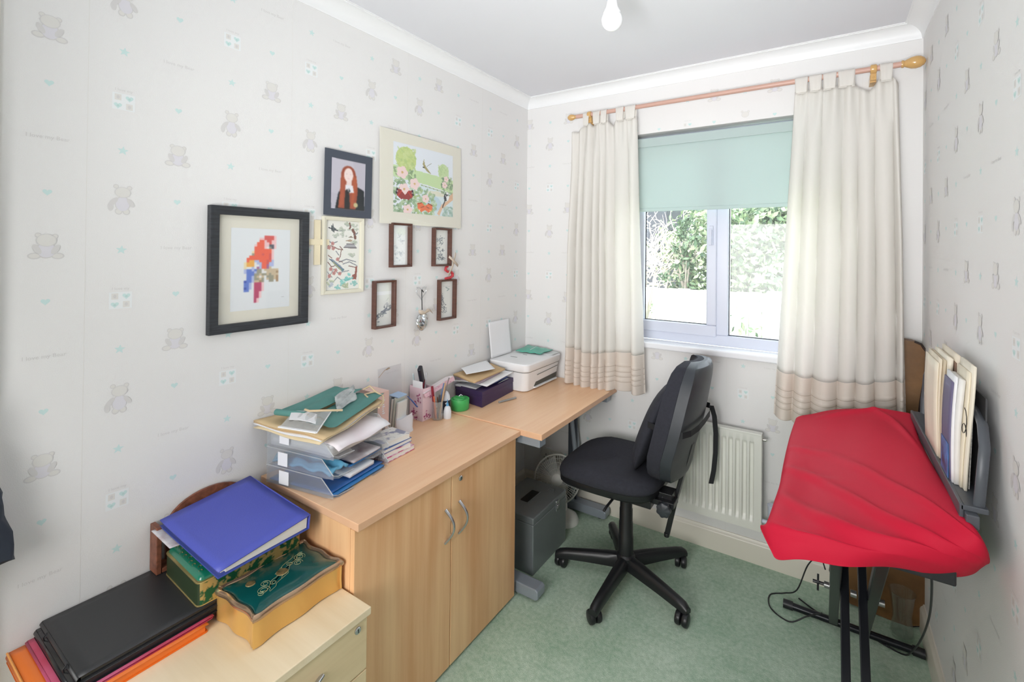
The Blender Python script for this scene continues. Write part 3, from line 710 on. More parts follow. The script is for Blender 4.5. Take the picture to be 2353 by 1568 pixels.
def fan():
    mw = mat('white fan plastic', (228, 228, 222), .35); mwire = mat('white wire grille', (214, 214, 208), .4)
    t = thing('desk_fan', 'white desk fan standing on the carpet behind the metal case', 'fan', (.400, -.195, 0), 0)
    m = MB(); m.lathe([(.001, 0), (.072, 0), (.072, .010), (.062, .032), (.036, .05), (.012, .058), (.001, .058)], (0, 0, 0), n=36); m.build('base', mw, t, smooth=50)
    m = MB(); m.tube([(0, 0, .045), (-.02, .03, .10), (-.05, .05, .18)], .011, 12); m.build('neck', mw, t, smooth=50)
    M = T(-.06, .01, .205, .5, -.35) @ Matrix.Scale(1.22, 4)
    m = MB().at(M); m.lathe([(.001, .03), (.03, .032), (.034, .06), (.028, .095), (.001, .10)], (0, 0, 0), 'y', 24); m.build('motor_housing', mw, t, smooth=50)
    g = MB().at(M)
    for k in range(56):
        a = 2*PI*k/60; c, s = math.cos(a), math.sin(a); pts = []
        for i in range(7): r = .022+(.100-.022)*i/6; pts.append((c*r, -.035+.045*(i/6)**3, s*r))
        g.tube(pts, .0013, 4)
    for r, y in ((.045, -.0345), (.07, -.028), (.088, -.018)):
        g.tube([(r*math.cos(2*PI*i/40), y, r*math.sin(2*PI*i/40)) for i in range(41)], .0009, 4)
    g.tube([(.1015*math.cos(2*PI*i/48), .01, .1015*math.sin(2*PI*i/48)) for i in range(49)], .004, 8)
    for k in range(30):
        a = 2*PI*k/30; c, s = math.cos(a), math.sin(a); g.tube([(c*.1, .01, s*.1), (c*.085, .04, s*.085), (c*.03, .05, s*.03)], .0008, 3)
    g.build('grille', mwire, t)
    m = MB().at(M); m.lathe([(.001, -.04), (.022, -.038), (.026, -.034), (.026, -.031), (.001, -.031)], (0, 0, 0), 'y', 24); m.build('grille_badge', mw, t, smooth=40)
    for k in range(3):
        b = MB().at(M @ Matrix.Rotation(k*2*PI/3, 4, 'Y'))
        b.grid(lambda u, v: ((.015+.075*u), -.004+.02*(v-.5)*(1-.4*u), (v-.5)*(.03+.05*u)), 8, 6); b.build('blade', glassy('smoky fan blade', (225, 228, 228), .5, .2) if k == 0 else MATS['smoky fan blade'], t, solid=.001, smooth=60)
fan()

# ---------------------------------------------------------------- pictures on the left wall  (y runs towards the window)
m_ink = printmat('printed paper', .55); m_photo = printmat('glossy photo paper', .3, .3)
m_pglass = glassy('picture glass', (255, 255, 255), .0, .03, .10)
def frame(t, y0, y1, z0, z1, bw, dep, m, x0=.001, bev=.0015):
    """mitred frame; local origin is the thing's location"""
    prof_ = [(0, 0), (dep, .0), (dep, bw*.25), (dep-.003, bw), (0, bw)]
    mb = MB(); rings = []
    for cy, cz, sy_, sz in ((y0, z0, 1, 1), (y1, z0, -1, 1), (y1, z1, -1, -1), (y0, z1, 1, -1), (y0, z0, 1, 1)):
        rings.append([(x0+d, cy+sy_*b, cz+sz*b) for d, b in prof_])
    mb.loft(rings, cap=False); return mb.build('frame', m, t, bevel=bev)
def picture(label, cat, y0, y1, z0, z1, bw, dep, fm, mountm, art, inset, artm=None, glass=True, group=None, tilt=0, mdep=.004):
    yc, zc = (y0+y1)/2, (z0+z1)/2; W, H = (y1-y0)/2, (z1-z0)/2
    t = thing('framed_picture', label, cat, (0, yc, zc), group=group, rx=tilt)
    frame(t, -W, W, -H, H, bw, dep, fm)
    m = MB(); m.box((.001, -W+bw*.7, -H+bw*.7), (mdep, W-bw*.7, H-bw*.7)); m.build('mount', mountm, t)
    a0, a1, b0, b1 = inset
    art.mesh('print', (mdep+.0006, a0-yc, b1-zc), (0, a1-a0, 0), (0, 0, b0-b1), artm or m_ink, t)
    if glass: g = MB(); g.box((mdep+.003, -W+bw*.8, -H+bw*.8), (mdep+.0045, W-bw*.8, H-bw*.8)); g.build('glass_pane', m_pglass, t)
    return t
m_blackfr = mat('black grained frame', (46, 49, 54), .55, var=.45, vs=14, scale=(4, 1, 18)); m_mountc = mat('cream mount board', (226, 223, 210), .8)
PC = {'.': (228, 232, 235), 'R': (216, 98, 94), 'O': (238, 108, 84), 'P': (240, 200, 202), 'W': (232, 232, 232), 'K': (96, 98, 112), 'Y': (236, 176, 88), 'y': (236, 220, 176), 'B': (104, 130, 206), 'b': (178, 188, 226), 'G': (158, 156, 138), 'T': (206, 188, 158), 'M': (188, 80, 114), 'N': (70, 90, 176), 'm': (170, 110, 150), 'D': (170, 140, 110)}
PR = ['........................']*3 + [
 '.............RRRRP......', '...........PPRRRRP......', '...........OOPRRPP......', '..........OOOPPRPP......', '.........POOOPPKKP......',
 '.........OOOOPWGKP......', '.........OOOOOOOP.......', '........yOOOOOOOP.......', '........GOOOROORP.......', '.......OOOOOOOORP.......',
 '......OOOOOOOOORP.......', '......OYYbbOOOROb.......', '.....yYYYWbbOORbb.......', '.....yYYYWWbOOmbb.......', '.....yWWbWmbOOmT........',
 '.....bBBbBGGWTTTTTT.....', '.....bBBBbGGWWTTTTD.....', '.....WBBBGGTGGTGTTT.....', '.....WBBbGTWTWGGGTD.....', '......BBbGGTG.TGGTD.....',
 '.....NBBbTTDG..GG.D.....', '.....BBb.MMMP...........', '.....BBb.MMMP...........', '.....NBb.MMMP...........', '.....BB..MMMP...........', '.........MMP............', '.........MMP............',
 '.........MMP............', '.........MP.............', '.........MP.............', '........................', '........................', '........................']
def parrot():
    h = len(PR); w = 24; s = 5; p = Paint(w*s, h*s, PC['.'])
    g = np.array([[PC[c] for c in row.ljust(24, '.')[:24]] for row in PR], float)
    big = np.repeat(np.repeat(g, s, 0), s, 1); b = big.copy()
    for _ in range(2): b = (b+np.roll(b, 1, 0)+np.roll(b, -1, 0)+np.roll(b, 1, 1)+np.roll(b, -1, 1))/5
    p.a = b; p.line([(.84, .872), (.90, .868)], .002, (190, 190, 190)); return p
picture('large black framed print of a red parrot on a perch', 'picture', -1.768, -1.452, 1.198, 1.594, .027, .022, m_blackfr, m_mountc, parrot(), (-1.702, -1.512, 1.262, 1.528))
def portrait():
    p = Paint(70, 96, (188, 184, 196))
    p.ell(.15, .2, .5, .5, (200, 197, 208), 0, .5); p.poly([(.12, 1), (.2, .68), (.32, .55), (.78, .52), (.97, .58), (1, 1)], (30, 34, 40))
    p.ell(.49, .30, .215, .19, (150, 74, 54)); p.poly([(.27, .28), (.72, .28), (.78, .6), (.72, .98), (.2, .98), (.25, .6)], (158, 80, 58)); p.poly([(.3, .35), (.36, .3), (.36, .9), (.24, .95)], (176, 92, 66), .7)
    p.poly([(.64, .3), (.73, .35), (.72, .6), (.62, .95), (.58, .9)], (184, 92, 58), .7); p.poly([(.44, .4), (.58, .4), (.6, .62), (.42, .62)], (232, 212, 208)); p.ell(.49, .30, .135, .145, (238, 218, 214))
    p.poly([(.40, .50), (.62, .50), (.66, .64), (.5, .66), (.40, .64)], (228, 226, 232)); p.poly([(.40, .62), (.46, .58), (.52, .68), (.55, 1), (.38, 1)], (42, 40, 42)); p.poly([(.50, .56), (.56, .62), (.5, .66)], (50, 56, 56))
    p.ell(.72, .89, .07, .05, (196, 186, 140)); p.ell(.43, .28, .012, .008, (196, 170, 172)); p.ell(.55, .28, .012, .008, (196, 170, 172)); p.ell(.49, .37, .03, .008, (216, 170, 172))
    a = p.a
    for _ in range(2): a = (a+np.roll(a, 1, 0)+np.roll(a, -1, 0)+np.roll(a, 1, 1)+np.roll(a, -1, 1))/5
    p.a = a; return p
def mounted_photo():
    t = thing('mounted_photograph', 'school portrait of a long haired person in a dark card mount', 'photograph', (0, -1.286, 1.714), rx=-.012)
    m = MB(); m.box((.014, -.106, -.125), (.0165, .106, .125)); m.build('card_mount', mat('dark slate card', (74, 80, 92), .8), t)
    portrait().mesh('photo', (.0172, -.078, .094), (0, .150, 0), (0, 0, -.192), m_photo, t)
mounted_photo()
def landscape():
    p = Paint(120, 112, (226, 232, 240))
    p.poly([(0, .33), (1, .40), (1, .62), (.55, .55), (0, .5)], (198, 222, 170)); p.poly([(.4, .56), (1, .62), (1, 1), (.4, 1)], (214, 228, 232)); p.ell(.62, .82, .16, .12, (190, 212, 224)); p.ell(.7, .66, .2, .04, (222, 222, 204))
    p.ell(.19, .22, .155, .18, (196, 212, 140)); p.leaves(.05, .05, .34, .4, 90, [(186, 206, 128), (204, 218, 156), (176, 200, 130)], .03, 3, .6)
    p.ell(.82, .30, .10, .13, (194, 216, 164)); p.leaves(.73, .2, .92, .42, 40, [(180, 206, 150), (204, 222, 176)], .025, 4, .6)
    p.leaves(0, .36, .34, 1.0, 170, [(120, 150, 116), (150, 176, 140), (176, 198, 160), (136, 160, 120), (200, 214, 190)], .035, 5, .8)
    p.leaves(.3, .62, .68, 1.0, 110, [(140, 170, 134), (172, 196, 158), (198, 214, 188), (160, 184, 120)], .04, 6, .75); p.leaves(.78, .38, 1, .66, 90, [(110, 138, 110), (140, 164, 132), (168, 186, 150)], .03, 7, .8)
    p.leaves(.8, .85, 1, 1, 60, [(150, 182, 170), (190, 208, 196)], .03, 8, .7); p.line([(.42, .56), (.72, .60), (.9, .62)], .006, (150, 170, 120))
    for x, y, r in ((.13, .42, .085), (.32, .56, .08), (.16, .66, .08), (.21, .95, .07), (.50, .76, .06), (.87, .40, .045), (.84, .50, .05)): p.flower(x, y, r, (240, 214, 212), (214, 180, 120))
    p.poly([(.74, 1), (.80, .88), (.9, .80), (1, .72), (1, .66), (.95, .64), (.90, .74), (.78, .82), (.70, .97)], (226, 188, 156)); p.poly([(.9, .72), (1, .6), (1, .7)], (220, 180, 150))
    for s in (-1, 1):
        p.poly([(.17, .74), (.17+s*.06, .67), (.17+s*.13, .66), (.17+s*.12, .76), (.17+s*.06, .81), (.17, .80)], (150, 52, 52)); p.line([(.17+s*.05, .69), (.17+s*.10, .76)], .008, (200, 60, 50)); p.line([(.17+s*.115, .665), (.17+s*.125, .73)], .012, (52, 46, 54)); p.ell(.17+s*.115, .70, .008, .006, (240, 240, 240))
        p.poly([(.49, .87), (.49+s*.06, .82), (.49+s*.13, .84), (.49+s*.12, .92), (.49+s*.06, .97), (.49, .93)], (232, 118, 74)); p.line([(.49+s*.02, .88), (.49+s*.07, .90)], .006, (150, 80, 50)); p.line([(.49+s*.05, .825), (.49+s*.12, .85)], .005, (80, 60, 54)); p.ell(.49+s*.09, .93, .02, .012, (248, 170, 110))
    p.poly([(.45, .24), (.47, .16), (.485, .24), (.53, .30), (.60, .37), (.52, .34), (.47, .29)], (168, 158, 110)); p.line([(.52, .26), (.60, .20)], .004, (150, 150, 130)); p.ell(.465, .285, .015, .012, (60, 54, 50))
    p.ell(.87, .69, .045, .06, (52, 58, 66), .4); p.ell(.90, .70, .022, .045, (238, 240, 240), .3); p.ell(.895, .625, .022, .022, (236, 236, 236)); p.line([(.85, .74), (.80, .86)], .010, (70, 70, 70)); p.line([(.86, .66), (.89, .72)], .006, (236, 238, 240))
    return p
def art_print():
    t = thing('art_print', 'large cream mounted watercolour of butterflies, roses and birds', 'picture', (0, -.884, 1.776))
    # the card bows a little off the wall
    bow = lambda u, v: Vector((.008+.010*math.sin(PI*u)*.5+.012*(u-.5)**2*0+.006*v, 0, 0))
    m = MB(); W, H = .253, .203
    m.grid(lambda u, v: bow(u, v)+Vector((0, -W+2*W*u, H-2*H*v)), 16, 12); m.build('mount', m_mountc, t, solid=.0016)
    q = landscape(); u0, u1, v0, v1 = .135, .875, .120, .87
    q.mesh('print', (.0014, -W+2*W*u0, H-2*H*v0), (0, 2*W*(u1-u0), 0), (0, 0, -2*H*(v1-v0)), m_ink, t, sag=lambda u, v: bow(u0+(u1-u0)*u, v0+(v1-v0)*v))
    g = MB(); R = random.Random(3)
    def wr(u, v):
        p = bow(u, v)+Vector((.004+.005*max(0, 1-abs((v-.93)-.10*(u-.45))/.05)+.003*max(0, 1-abs((v-.04)+.06*(u-.3))/.04), -W-.002+2*(W+.002)*u, H+.002-2*(H+.006)*v)); return p
    g.grid(wr, 40, 60); g.build('cellophane_sleeve', glassy('cellophane', (252, 252, 252), .02, .12, .12), t, smooth=60)
art_print()
def embroidery():
    p = Paint(84, 148, (232, 232, 226)); q = random.Random(12); br = (126, 92, 84); gy = (140, 146, 150); gn = (172, 182, 164)
    for cx, cy, n in ((.65, .035, 26), (.45, .12, 24), (.30, .20, 8), (.52, .19, 8), (.82, .12, 12), (.85, .05, 6), (.86, .30, 14), (.78, .50, 14)):
        for _ in range(n):
            a, b = cx+q.gauss(0, .06), cy+q.gauss(0, .015); p.ell(a, b, .03, .014, gn, 0, .55); p.ell(a, b, .018, .008, (214, 220, 206), 0, .6); p.line([(a-.03, b+.008), (a+.03, b+.010)], .003, gy, .5)
    p.line([(.70, .02), (.73, .08), (.70, .10)], .012, br); p.line([(.80, .12), (.86, .17), (.88, .24)], .022, br); p.line([(.95, .16), (.88, .19)], .01, gy)
    p.poly([(.66, .235), (.75, .21), (.84, .24)], (140, 128, 112)); p.poly([(.56, .285), (.72, .262), (.80, .275), (.74, .30)], (176, 156, 134)); p.poly([(.52, .38), (.64, .325), (.86, .34), (.94, .39), (.7, .40)], (170, 170, 174)); p.line([(.62, .33), (.84, .33)], .008, (120, 116, 116)); p.line([(.54, .385), (.92, .39)], .008, (120, 116, 118))
    for pts in ([(.1, .30), (.2, .33), (.33, .30)], [(.08, .36), (.2, .37), (.36, .41), (.5, .42), (.42, .37)], [(.3, .44), (.38, .50)], [(.45, .42), (.43, .52), (.36, .58), (.5, .60)], [(.08, .50), (.18, .54)], [(.06, .60), (.16, .66), (.24, .66), (.3, .64)], [(.4, .60), (.62, .56), (.9, .60)], [(.5, .63), (.7, .60), (.95, .66)], [(.68, .66), (.93, .69)], [(.45, .75), (.7, .73)], [(.06, .74), (.2, .82)], [(.06, .86), (.25, .70), (.4, .78)], [(.2, .9), (.35, .82), (.5, .88)]):
        p.line([(x+q.uniform(-.01, .01), y) for x, y in pts], .007, q.choice([gy, br, (120, 124, 134)]), .85)
    for x, y in ((.2, .33), (.1, .39), (.22, .40), (.35, .56), (.16, .70), (.30, .72), (.12, .80), (.42, .77), (.25, .76)): p.flower(x, y, .028, (196, 146, 142), (150, 96, 90))
    p.poly([(.16, .06), (.26, .10), (.30, .12), (.22, .16), (.16, .14)], (96, 104, 106)); p.line([(.08, .10), (.34, .14)], .008, (80, 84, 90)); p.line([(.2, .05), (.24, .16)], .008, (110, 116, 116))
    p.poly([(.1, .55), (.2, .555), (.46, .66), (.56, .72), (.50, .745), (.36, .69)], (142, 156, 170)); p.line([(.12, .555), (.48, .70)], .006, (90, 110, 130)); p.ell(.50, .715, .05, .02, (110, 140, 150)); p.line([(.22, .60), (.46, .72)], .008, (168, 172, 128))
    p.poly([(.90, .67), (.88, .78), (.80, .80), (.78, .86), (.93, .87), (.96, .67)], (150, 96, 88))
    for cx, cy, n, c in ((.66, .86, 22, (130, 206, 200)), (.5, .9, 10, (150, 214, 206)), (.74, .78, 6, (150, 214, 208)), (.88, .92, 14, (156, 206, 198)), (.36, .965, 10, (150, 206, 200)), (.6, .96, 14, (190, 196, 160)), (.15, .92, 12, (200, 204, 214)), (.15, .88, 7, (206, 212, 180))):
        for _ in range(n): a, b = cx+q.gauss(0, .05), cy+q.gauss(0, .018); p.ell(a, b, .035, .015, c, q.uniform(0, 3), .8); p.line([(a-.03, b), (a+.02, b+.008)], .003, (120, 150, 156), .6)
    return p
m_creamfr = mat('cream painted frame', (222, 218, 200), .5)
picture('narrow cream framed embroidery of pagoda, birds and blossom', 'picture', -1.392, -1.214, 1.292, 1.586, .014, .016, m_creamfr, mat('ivory silk', (232, 232, 226), .7), embroidery(), (-1.376, -1.230, 1.308, 1.570), glass=False)
m_brownfr = mat('dark brown wooden frame', (92, 60, 50), .35, var=.2, vs=20, scale=(1, 1, 6)); m_cardw = mat('pale card', (234, 236, 232), .7)
def sketch(seed, kind):
    q = random.Random(seed); p = Paint(34, 84, (234, 236, 232)); ink = [(120, 128, 140), (150, 156, 164), (92, 100, 112), (170, 178, 176)]
    if kind == 0:
        p.ell(.6, .15, .3, .1, (226, 234, 218), 0, .7)
        for x, y, n, s in ((.5, .24, 5, .05), (.5, .30, 6, .05), (.7, .40, 8, .04), (.28, .55, 12, .05), (.3, .68, 16, .06), (.65, .70, 22, .08), (.4, .88, 8, .08)):
            for _ in range(n): a, b = x+q.gauss(0, s*1.3), y+q.gauss(0, s*.5); p.line([(a, b), (a+q.uniform(-.1, .1), b+q.uniform(-.02, .03))], .008, (176, 182, 184), .6)
    elif kind == 1:
        for x, y, n, s in ((.35, .3, 16, .08), (.6, .24, 12, .08), (.5, .40, 10, .1), (.3, .55, 12, .08), (.65, .60, 10, .08), (.4, .68, 12, .1), (.5, .82, 34, .1), (.7, .84, 18, .06)):
            for _ in range(n): a, b = x+q.gauss(0, s), y+q.gauss(0, s*.4); p.line([(a, b), (a+q.uniform(-.1, .1), b+q.uniform(-.02, .03))], .009, q.choice(ink), .75)
    elif kind == 2:
        p.poly([(.0, .2), (1, .2), (1, .29), (0, .29)], (246, 248, 250))
        for _ in range(70): a = q.uniform(.1, .95); b = .86-.28*a+q.gauss(0, .045); p.line([(a, b), (a+q.uniform(.0, .14), b-q.uniform(.0, .04))], .010, q.choice(ink), .8)
        for _ in range(16): a = .8+q.gauss(0, .05); b = .52+q.gauss(0, .05); p.line([(a, b), (a-.08, b+.03)], .007, (184, 188, 190), .7)
    else:
        p.line([(.5, .16), (.75, .22), (.62, .26)], .012, (150, 170, 168)); p.line([(.3, .12), (.8, .15)], .006, (200, 204, 204))
        for _ in range(90): t_ = q.random(); a = .22+q.gauss(0, .07)+.35*max(0, t_-.35)*q.random()*1.6; b = .32+.55*t_; p.line([(a, b), (a+q.uniform(-.06, .08), b+q.uniform(-.01, .02))], .010, q.choice(ink), .8)
    return p
for lab, y0, y1, z0, z1, k, tl in (('small brown framed sketch, upper left of the four, palest picture', -1.078, -.966, 1.386, 1.578, 0, .006), ('small brown framed landscape sketch, upper right of the four, ribbon across its corner', -.824, -.708, 1.384, 1.568, 1, -.004),
                              ('small brown framed sketch, lower left of the four, mountain trees', -1.163, -1.053, 1.133, 1.332, 2, 0), ('small brown framed sketch, lower right of the four, red letter above', -.784, -.669, 1.122, 1.318, 3, -.004)):
    picture(lab, 'picture', y0, y1, z0, z1, .009, .026, m_brownfr, m_cardw, sketch(k+5, k), (y0+.010, y1-.010, z0+.011, z1-.011), group='small brown framed sketches', tilt=tl)
def cross():
    t = thing('wall_cross', 'plain pale wooden cross tucked between the parrot picture and the embroidery', 'cross', (0, -1.408, 1.487))
    m = MB(); m.box((.001, -.014, -.083), (.008, .010, .083)); m.box((.001, -.054, -.010), (.0085, .045, .012)); m.build('cross_bars', mat('pale balsa wood', (234, 222, 192), .6, var=.05, vs=20), t, bevel=.001)
cross()
m_rib = mat('beige satin ribbon', (206, 190, 172), .45); m_glassball = mat('mirrored glass', (205, 208, 210), .12, .85)
def ornament():
    t = thing('hanging_ornament', 'silver faceted bauble hanging from a wire heart', 'ornament', (.022, -.905, 1.262))
    m = MB(); hp = [(.0, x*3.1, z*3.1+.005) for x, z in heart(.0105)]; m.tube(hp+[hp[0]], .0012, 6); m.tube([(.001, x*.85, z*.85) for _, x, z in hp]+[(.001, hp[0][1]*.85, hp[0][2]*.85)], .0008, 5); m.build('wire_heart', mat('silver wire', (190, 190, 192), .35, .8), t, smooth=50)
    for s in (-1, 1): q = MB(); q.lathe([(.0005, -.004), (.003, -.002), (.004, 0), (.003, .002), (.0005, .004)], (0, s*.026, .028), 'z', 8); q.build('bead', m_glassball, t, smooth=60)
    c = MB(); c.tube([(.002, 0, .018), (.002, .002, -.03), (.0, .006, -.075)], .0022, 6); c.tube([(.003, .0, .018), (.006, .008, .006)], .0022, 6); c.build('dark_cord', m_dark, t)
    b = MB(); b.M = T(0, .006, -.127); R = random.Random(5); rings = []
    for i in range(1, 12):
        a = PI*i/12; rings.append([(.014*math.sin(a)*math.cos(2*PI*(q+.5*(i % 2))/14), .033*math.sin(a)*math.sin(2*PI*(q+.5*(i % 2))/14), .044*math.cos(a)) for q in range(14)])
    b.loft(rings); b.build('bauble', m_glassball, t)
    r = MB(); r.loft([[(.012, -.028, -.070), (.016, -.01, -.074), (.017, .006, -.082), (.015, .024, -.070), (.012, .046, -.075), (.008, .066, -.096)], [(.012, -.026, -.086), (.016, -.01, -.094), (.017, .006, -.094), (.015, .024, -.088), (.012, .044, -.084), (.008, .068, -.099)]], cap=False, closed=False); r.build('ribbon', m_rib, t, solid=.0008, smooth=60)
ornament()
def red_letter():
    t = thing('red_letter_ornament', 'small red curly letter ornament peeping above the lower right frame', 'ornament', (.012, -.712, 1.335))
    m = MB(); pts = [(.022+.0, .020*math.cos(a)+.0, .018+.014*math.sin(a)) for a in [math.radians(d) for d in range(60, 250, 15)]]
    pts = [(.0, -.008, .044), (.0, -.020, .040), (.0, -.022, .028), (.0, -.008, .020), (.0, .012, .018), (.0, .022, .010), (.0, .022, -.002), (.0, .006, -.010), (-.0, -.02, -.012)]
    m.tube([(x, y*1.15, z*1.05) for x, y, z in pts], [.006, .007, .0075, .008, .0085, .0085, .0085, .0085, .008], 10, flat=.8); m.build('letter', mat('red gloss', (196, 62, 70), .35), t, smooth=60)
    r = thing('ribbon_bow', 'beige crossed ribbon bow pinned above the lower right frame', 'ribbon', (.034, -.712, 1.398))
    q = MB(); q.bar((0, -.035, -.062), (0, .022, .020), .001, .013, up=(1, 0, 0)) if 0 else None
    q.loft([[(0, -.036, -.060), (.003, -.010, -.02), (.0, .010, .02), (-.004, .022, .048), (-.007, .026, .052)], [(0, -.022, -.060), (.003, .0, -.02), (.0, .018, .018), (-.004, .030, .044), (-.007, .030, .052)]], cap=False, closed=False)
    q.loft([[(.002, -.030, .028), (.006, .000, .006), (.002, .036, -.020)], [(.002, -.024, .038), (.006, .006, .017), (.002, .042, -.008)]], cap=False, closed=False); q.build('ribbon', m_rib, r, solid=.001, smooth=60)
red_letter()

# ---------------------------------------------------------------- sheets, slabs and boxes
m_pap = mat('white paper', (238, 239, 242), .8); m_kraft = mat('kraft paper', (216, 190, 148), .8, var=.04, vs=12, bump=.2, bs=60); m_kraft2 = mat('buff card', (206, 176, 134), .8, var=.05, vs=10)
def sheet(name, cs, mt, parent=None, th=.0006, f=None, n=14, up=True):
    """cs: four corners in order round the sheet; f(u,v) adds height"""
    a, b, c, d = [Vector(p) for p in cs]; m = MB()
    m.grid(lambda u, v: (a*(1-u)+b*u)*(1-v)+(d*(1-u)+c*u)*v+Vector((0, 0, f(u, v) if f else 0)), n, n); return m.build(name, mt, parent, solid=th, smooth=60, off=1)
def sheet_thing(name, label, cat, cs, mt, th=.0006, f=None, group=None, kind=None, n=14):
    o = Vector(cs[0]); ob = sheet(name, [Vector(p)-o for p in cs], mt, None, th, f, n); ob.location = o; return tag(ob, label, cat, group, kind)
def rect_at(x, y, z, w, d, rz):
    c, s = math.cos(rz), math.sin(rz); return [(x+c*a-s*b, y+s*a+c*b, z) for a, b in ((0, 0), (w, 0), (w, d), (0, d))]

# letter trays
m_tray = glassy('clear smoky tray plastic', (228, 232, 235), .15, .10)
TO = (.016, -1.612); TR = .17; TW, TD = .288, .248
def TP(x, y, z): c, s = math.cos(TR), math.sin(TR); return (TO[0]+c*x-s*y+.045, TO[1]+s*x+c*y, z)
zt = [HD+.0012, HD+.0592, HD+.1172]
for i, (zz, lb) in enumerate(zip(zt, ('bottom clear plastic letter tray of the stack, holding blue folders', 'middle clear plastic letter tray of the stack, holding crumpled blue plastic', 'top clear plastic letter tray of the stack, heaped with paper and envelopes'))):
    t = thing('letter_tray', lb, 'letter tray', TP(0, 0, zz), TR, 'clear letter trays stacked on the cupboard')
    x1 = TW
    m = MB(); m.box((0, 0, 0), (x1-.02, .0025, .0), 0) if 0 else None
    m.prism([(0, 0), (x1-.03, 0), (x1, .02), (x1, .08), (x1-.035, .095), (x1-.035, TD-.095), (x1, TD-.08), (x1, TD-.02), (x1-.03, TD), (0, TD)], .0, .0022); m.build('tray_floor', m_tray, t)
    for yy in (0, TD-.0022):
        m = MB(); pr_ = [(0, .0022), (x1-.004, .0022), (x1-.004, .014), (x1-.05, .055), (0, .055)]
        m.loft([[(x, yy, z) for x, z in pr_], [(x, yy+.0022, z) for x, z in pr_]]); m.build('tray_side', m_tray, t)
    m = MB(); m.box((0, .0022, .0022), (.0022, TD-.0022, .055)); m.build('tray_back', m_tray, t)
    m = MB(); m.tube([(0, 0, .0565), (x1-.05, 0, .0565), (x1-.003, 0, .0145), (x1-.003, .02, .006), (x1+.001, .08, .004)], .0016, 6); m.tube([(0, TD, .0565), (x1-.05, TD, .0565), (x1-.003, TD, .0145)], .0016, 6); m.build('tray_rim', glassy('tray rim plastic', (216, 220, 224), .5, .15) if i == 0 else MATS['tray rim plastic'], t)
    m = MB(); lx = .058 if i != 1 else .052; m.box((lx, -.0012, .006+(.012 if i == 2 else 0)), (lx+.042, -.0002, .048+(.014 if i == 2 else 0))); m.build('sticker', m_pap, t)
m_bluef = mat('blue plastic folder', (42, 118, 184), .35); m_bluec = mat('crumpled light blue plastic', (110, 184, 222), .3, var=.1, vs=30)
def tsheet(name, label, cat, x0, x1, y0, y1, z, mt, th, f=None, group=None):
    return sheet_thing(name, label, cat, [TP(x0, y0, z), TP(x1, y0, z), TP(x1, y1, z), TP(x0, y1, z)], mt, th, f, group)
tsheet('plastic_folder', 'blue plastic folder lying in the bottom letter tray, edge sticking out', 'folder', .01, .280, .012, .232, zt[0]+.004, m_bluef, .004)
tsheet('plastic_folder', 'thin darker blue folder on top in the bottom letter tray', 'folder', .008, .268, .006, .238, zt[0]+.0105, mat('deep blue folder', (50, 100, 168), .4), .003, lambda u, v: .004*u*u)
tsheet('paper_bundle', 'white printed papers in the bottom tray above the blue folder', 'paper', .03, .262, .09, .20, zt[0]+.021, m_pap, .012, lambda u, v: .006*math.sin(3*u))
tsheet('plastic_wallet', 'crumpled light blue plastic wallet in the middle letter tray', 'plastic wallet', .012, .262, .010, .085, zt[1]+.006, m_bluec, .008, lambda u, v: .012*abs(math.sin(9*u+4*v))+.010*math.sin(6*v)**2)
tsheet('plastic_folder', 'blue folder lying flat in the middle letter tray', 'folder', .01, .262, .088, .240, zt[1]+.004, m_bluef, .004, lambda u, v: .002*math.sin(5*u))
tsheet('paper_bundle', 'white leaflet with dark picture in the middle letter tray', 'paper', .05, .268, .10, .225, zt[1]+.010, mat('leaflet with dark print', (226, 224, 228), .6, col2=(130, 110, 118), vs=14), .006, lambda u, v: .003*math.sin(4*u)+.012*u*u*0)
tsheet('paper_stack', 'thick stack of white papers filling the top letter tray', 'paper', .006, .262, .008, .236, zt[2]+.003, mat('stacked white papers', (232, 233, 235), .8, col2=(196, 198, 200), vs=3, scale=(1, 1, 400)), .034, lambda u, v: .002*math.sin(3*u))
tsheet('paper_sheet', 'white sheet with a pink stripe drooping out of the top letter tray', 'paper', .03, .292, .012, .246, zt[2]+.042, mat('white sheet faint pink stripe', (240, 240, 244), .7, col2=(236, 222, 228), vs=5), .003, lambda u, v: -.016*max(0, u-.9)/.1+.004*math.sin(9*v)*u)
cv = lambda amp, ph: (lambda u, v: amp*(v**2)*(.3+.7*u)+.0035*math.sin(7*u+ph)+.003*math.sin(9*v+ph)-.010*max(0, u-.75)*(1-v))
E4 = [(.012, -1.632), (.338, -1.600), (.205, -1.268), (.012, -1.262)]
def env(name, label, z, th, mt, dx, f, cat='envelope', sh=1.0):
    cs = [(.012, -1.630, z-.006), (.012+(.322+dx)*sh, -1.598, z), (.012+(.215+dx)*sh, -1.292, z+.002), (.012, -1.268, z)]
    return sheet_thing(name, label, cat, cs, mt, th, f, 'large envelopes heaped on the top letter tray')
env('large_envelope', 'pale buff envelope, lowest of the envelopes on the top tray', zt[2]+.058, .003, mat('pale manila', (232, 214, 176), .8), -.012, cv(.006, .5))
env('large_envelope', 'white sheaf between the buff envelopes on the top tray', zt[2]+.064, .004, m_pap, -.006, cv(.008, 1.2))
env('large_envelope', 'brown envelope second from the top of the tray heap', zt[2]+.071, .003, m_kraft2, .0, cv(.010, 2.0))
env('large_envelope', 'big kraft envelope on top of the tray heap, under the green bag', zt[2]+.077, .0025, m_kraft, .008, cv(.012, 2.4))
ZE = zt[2]+.086
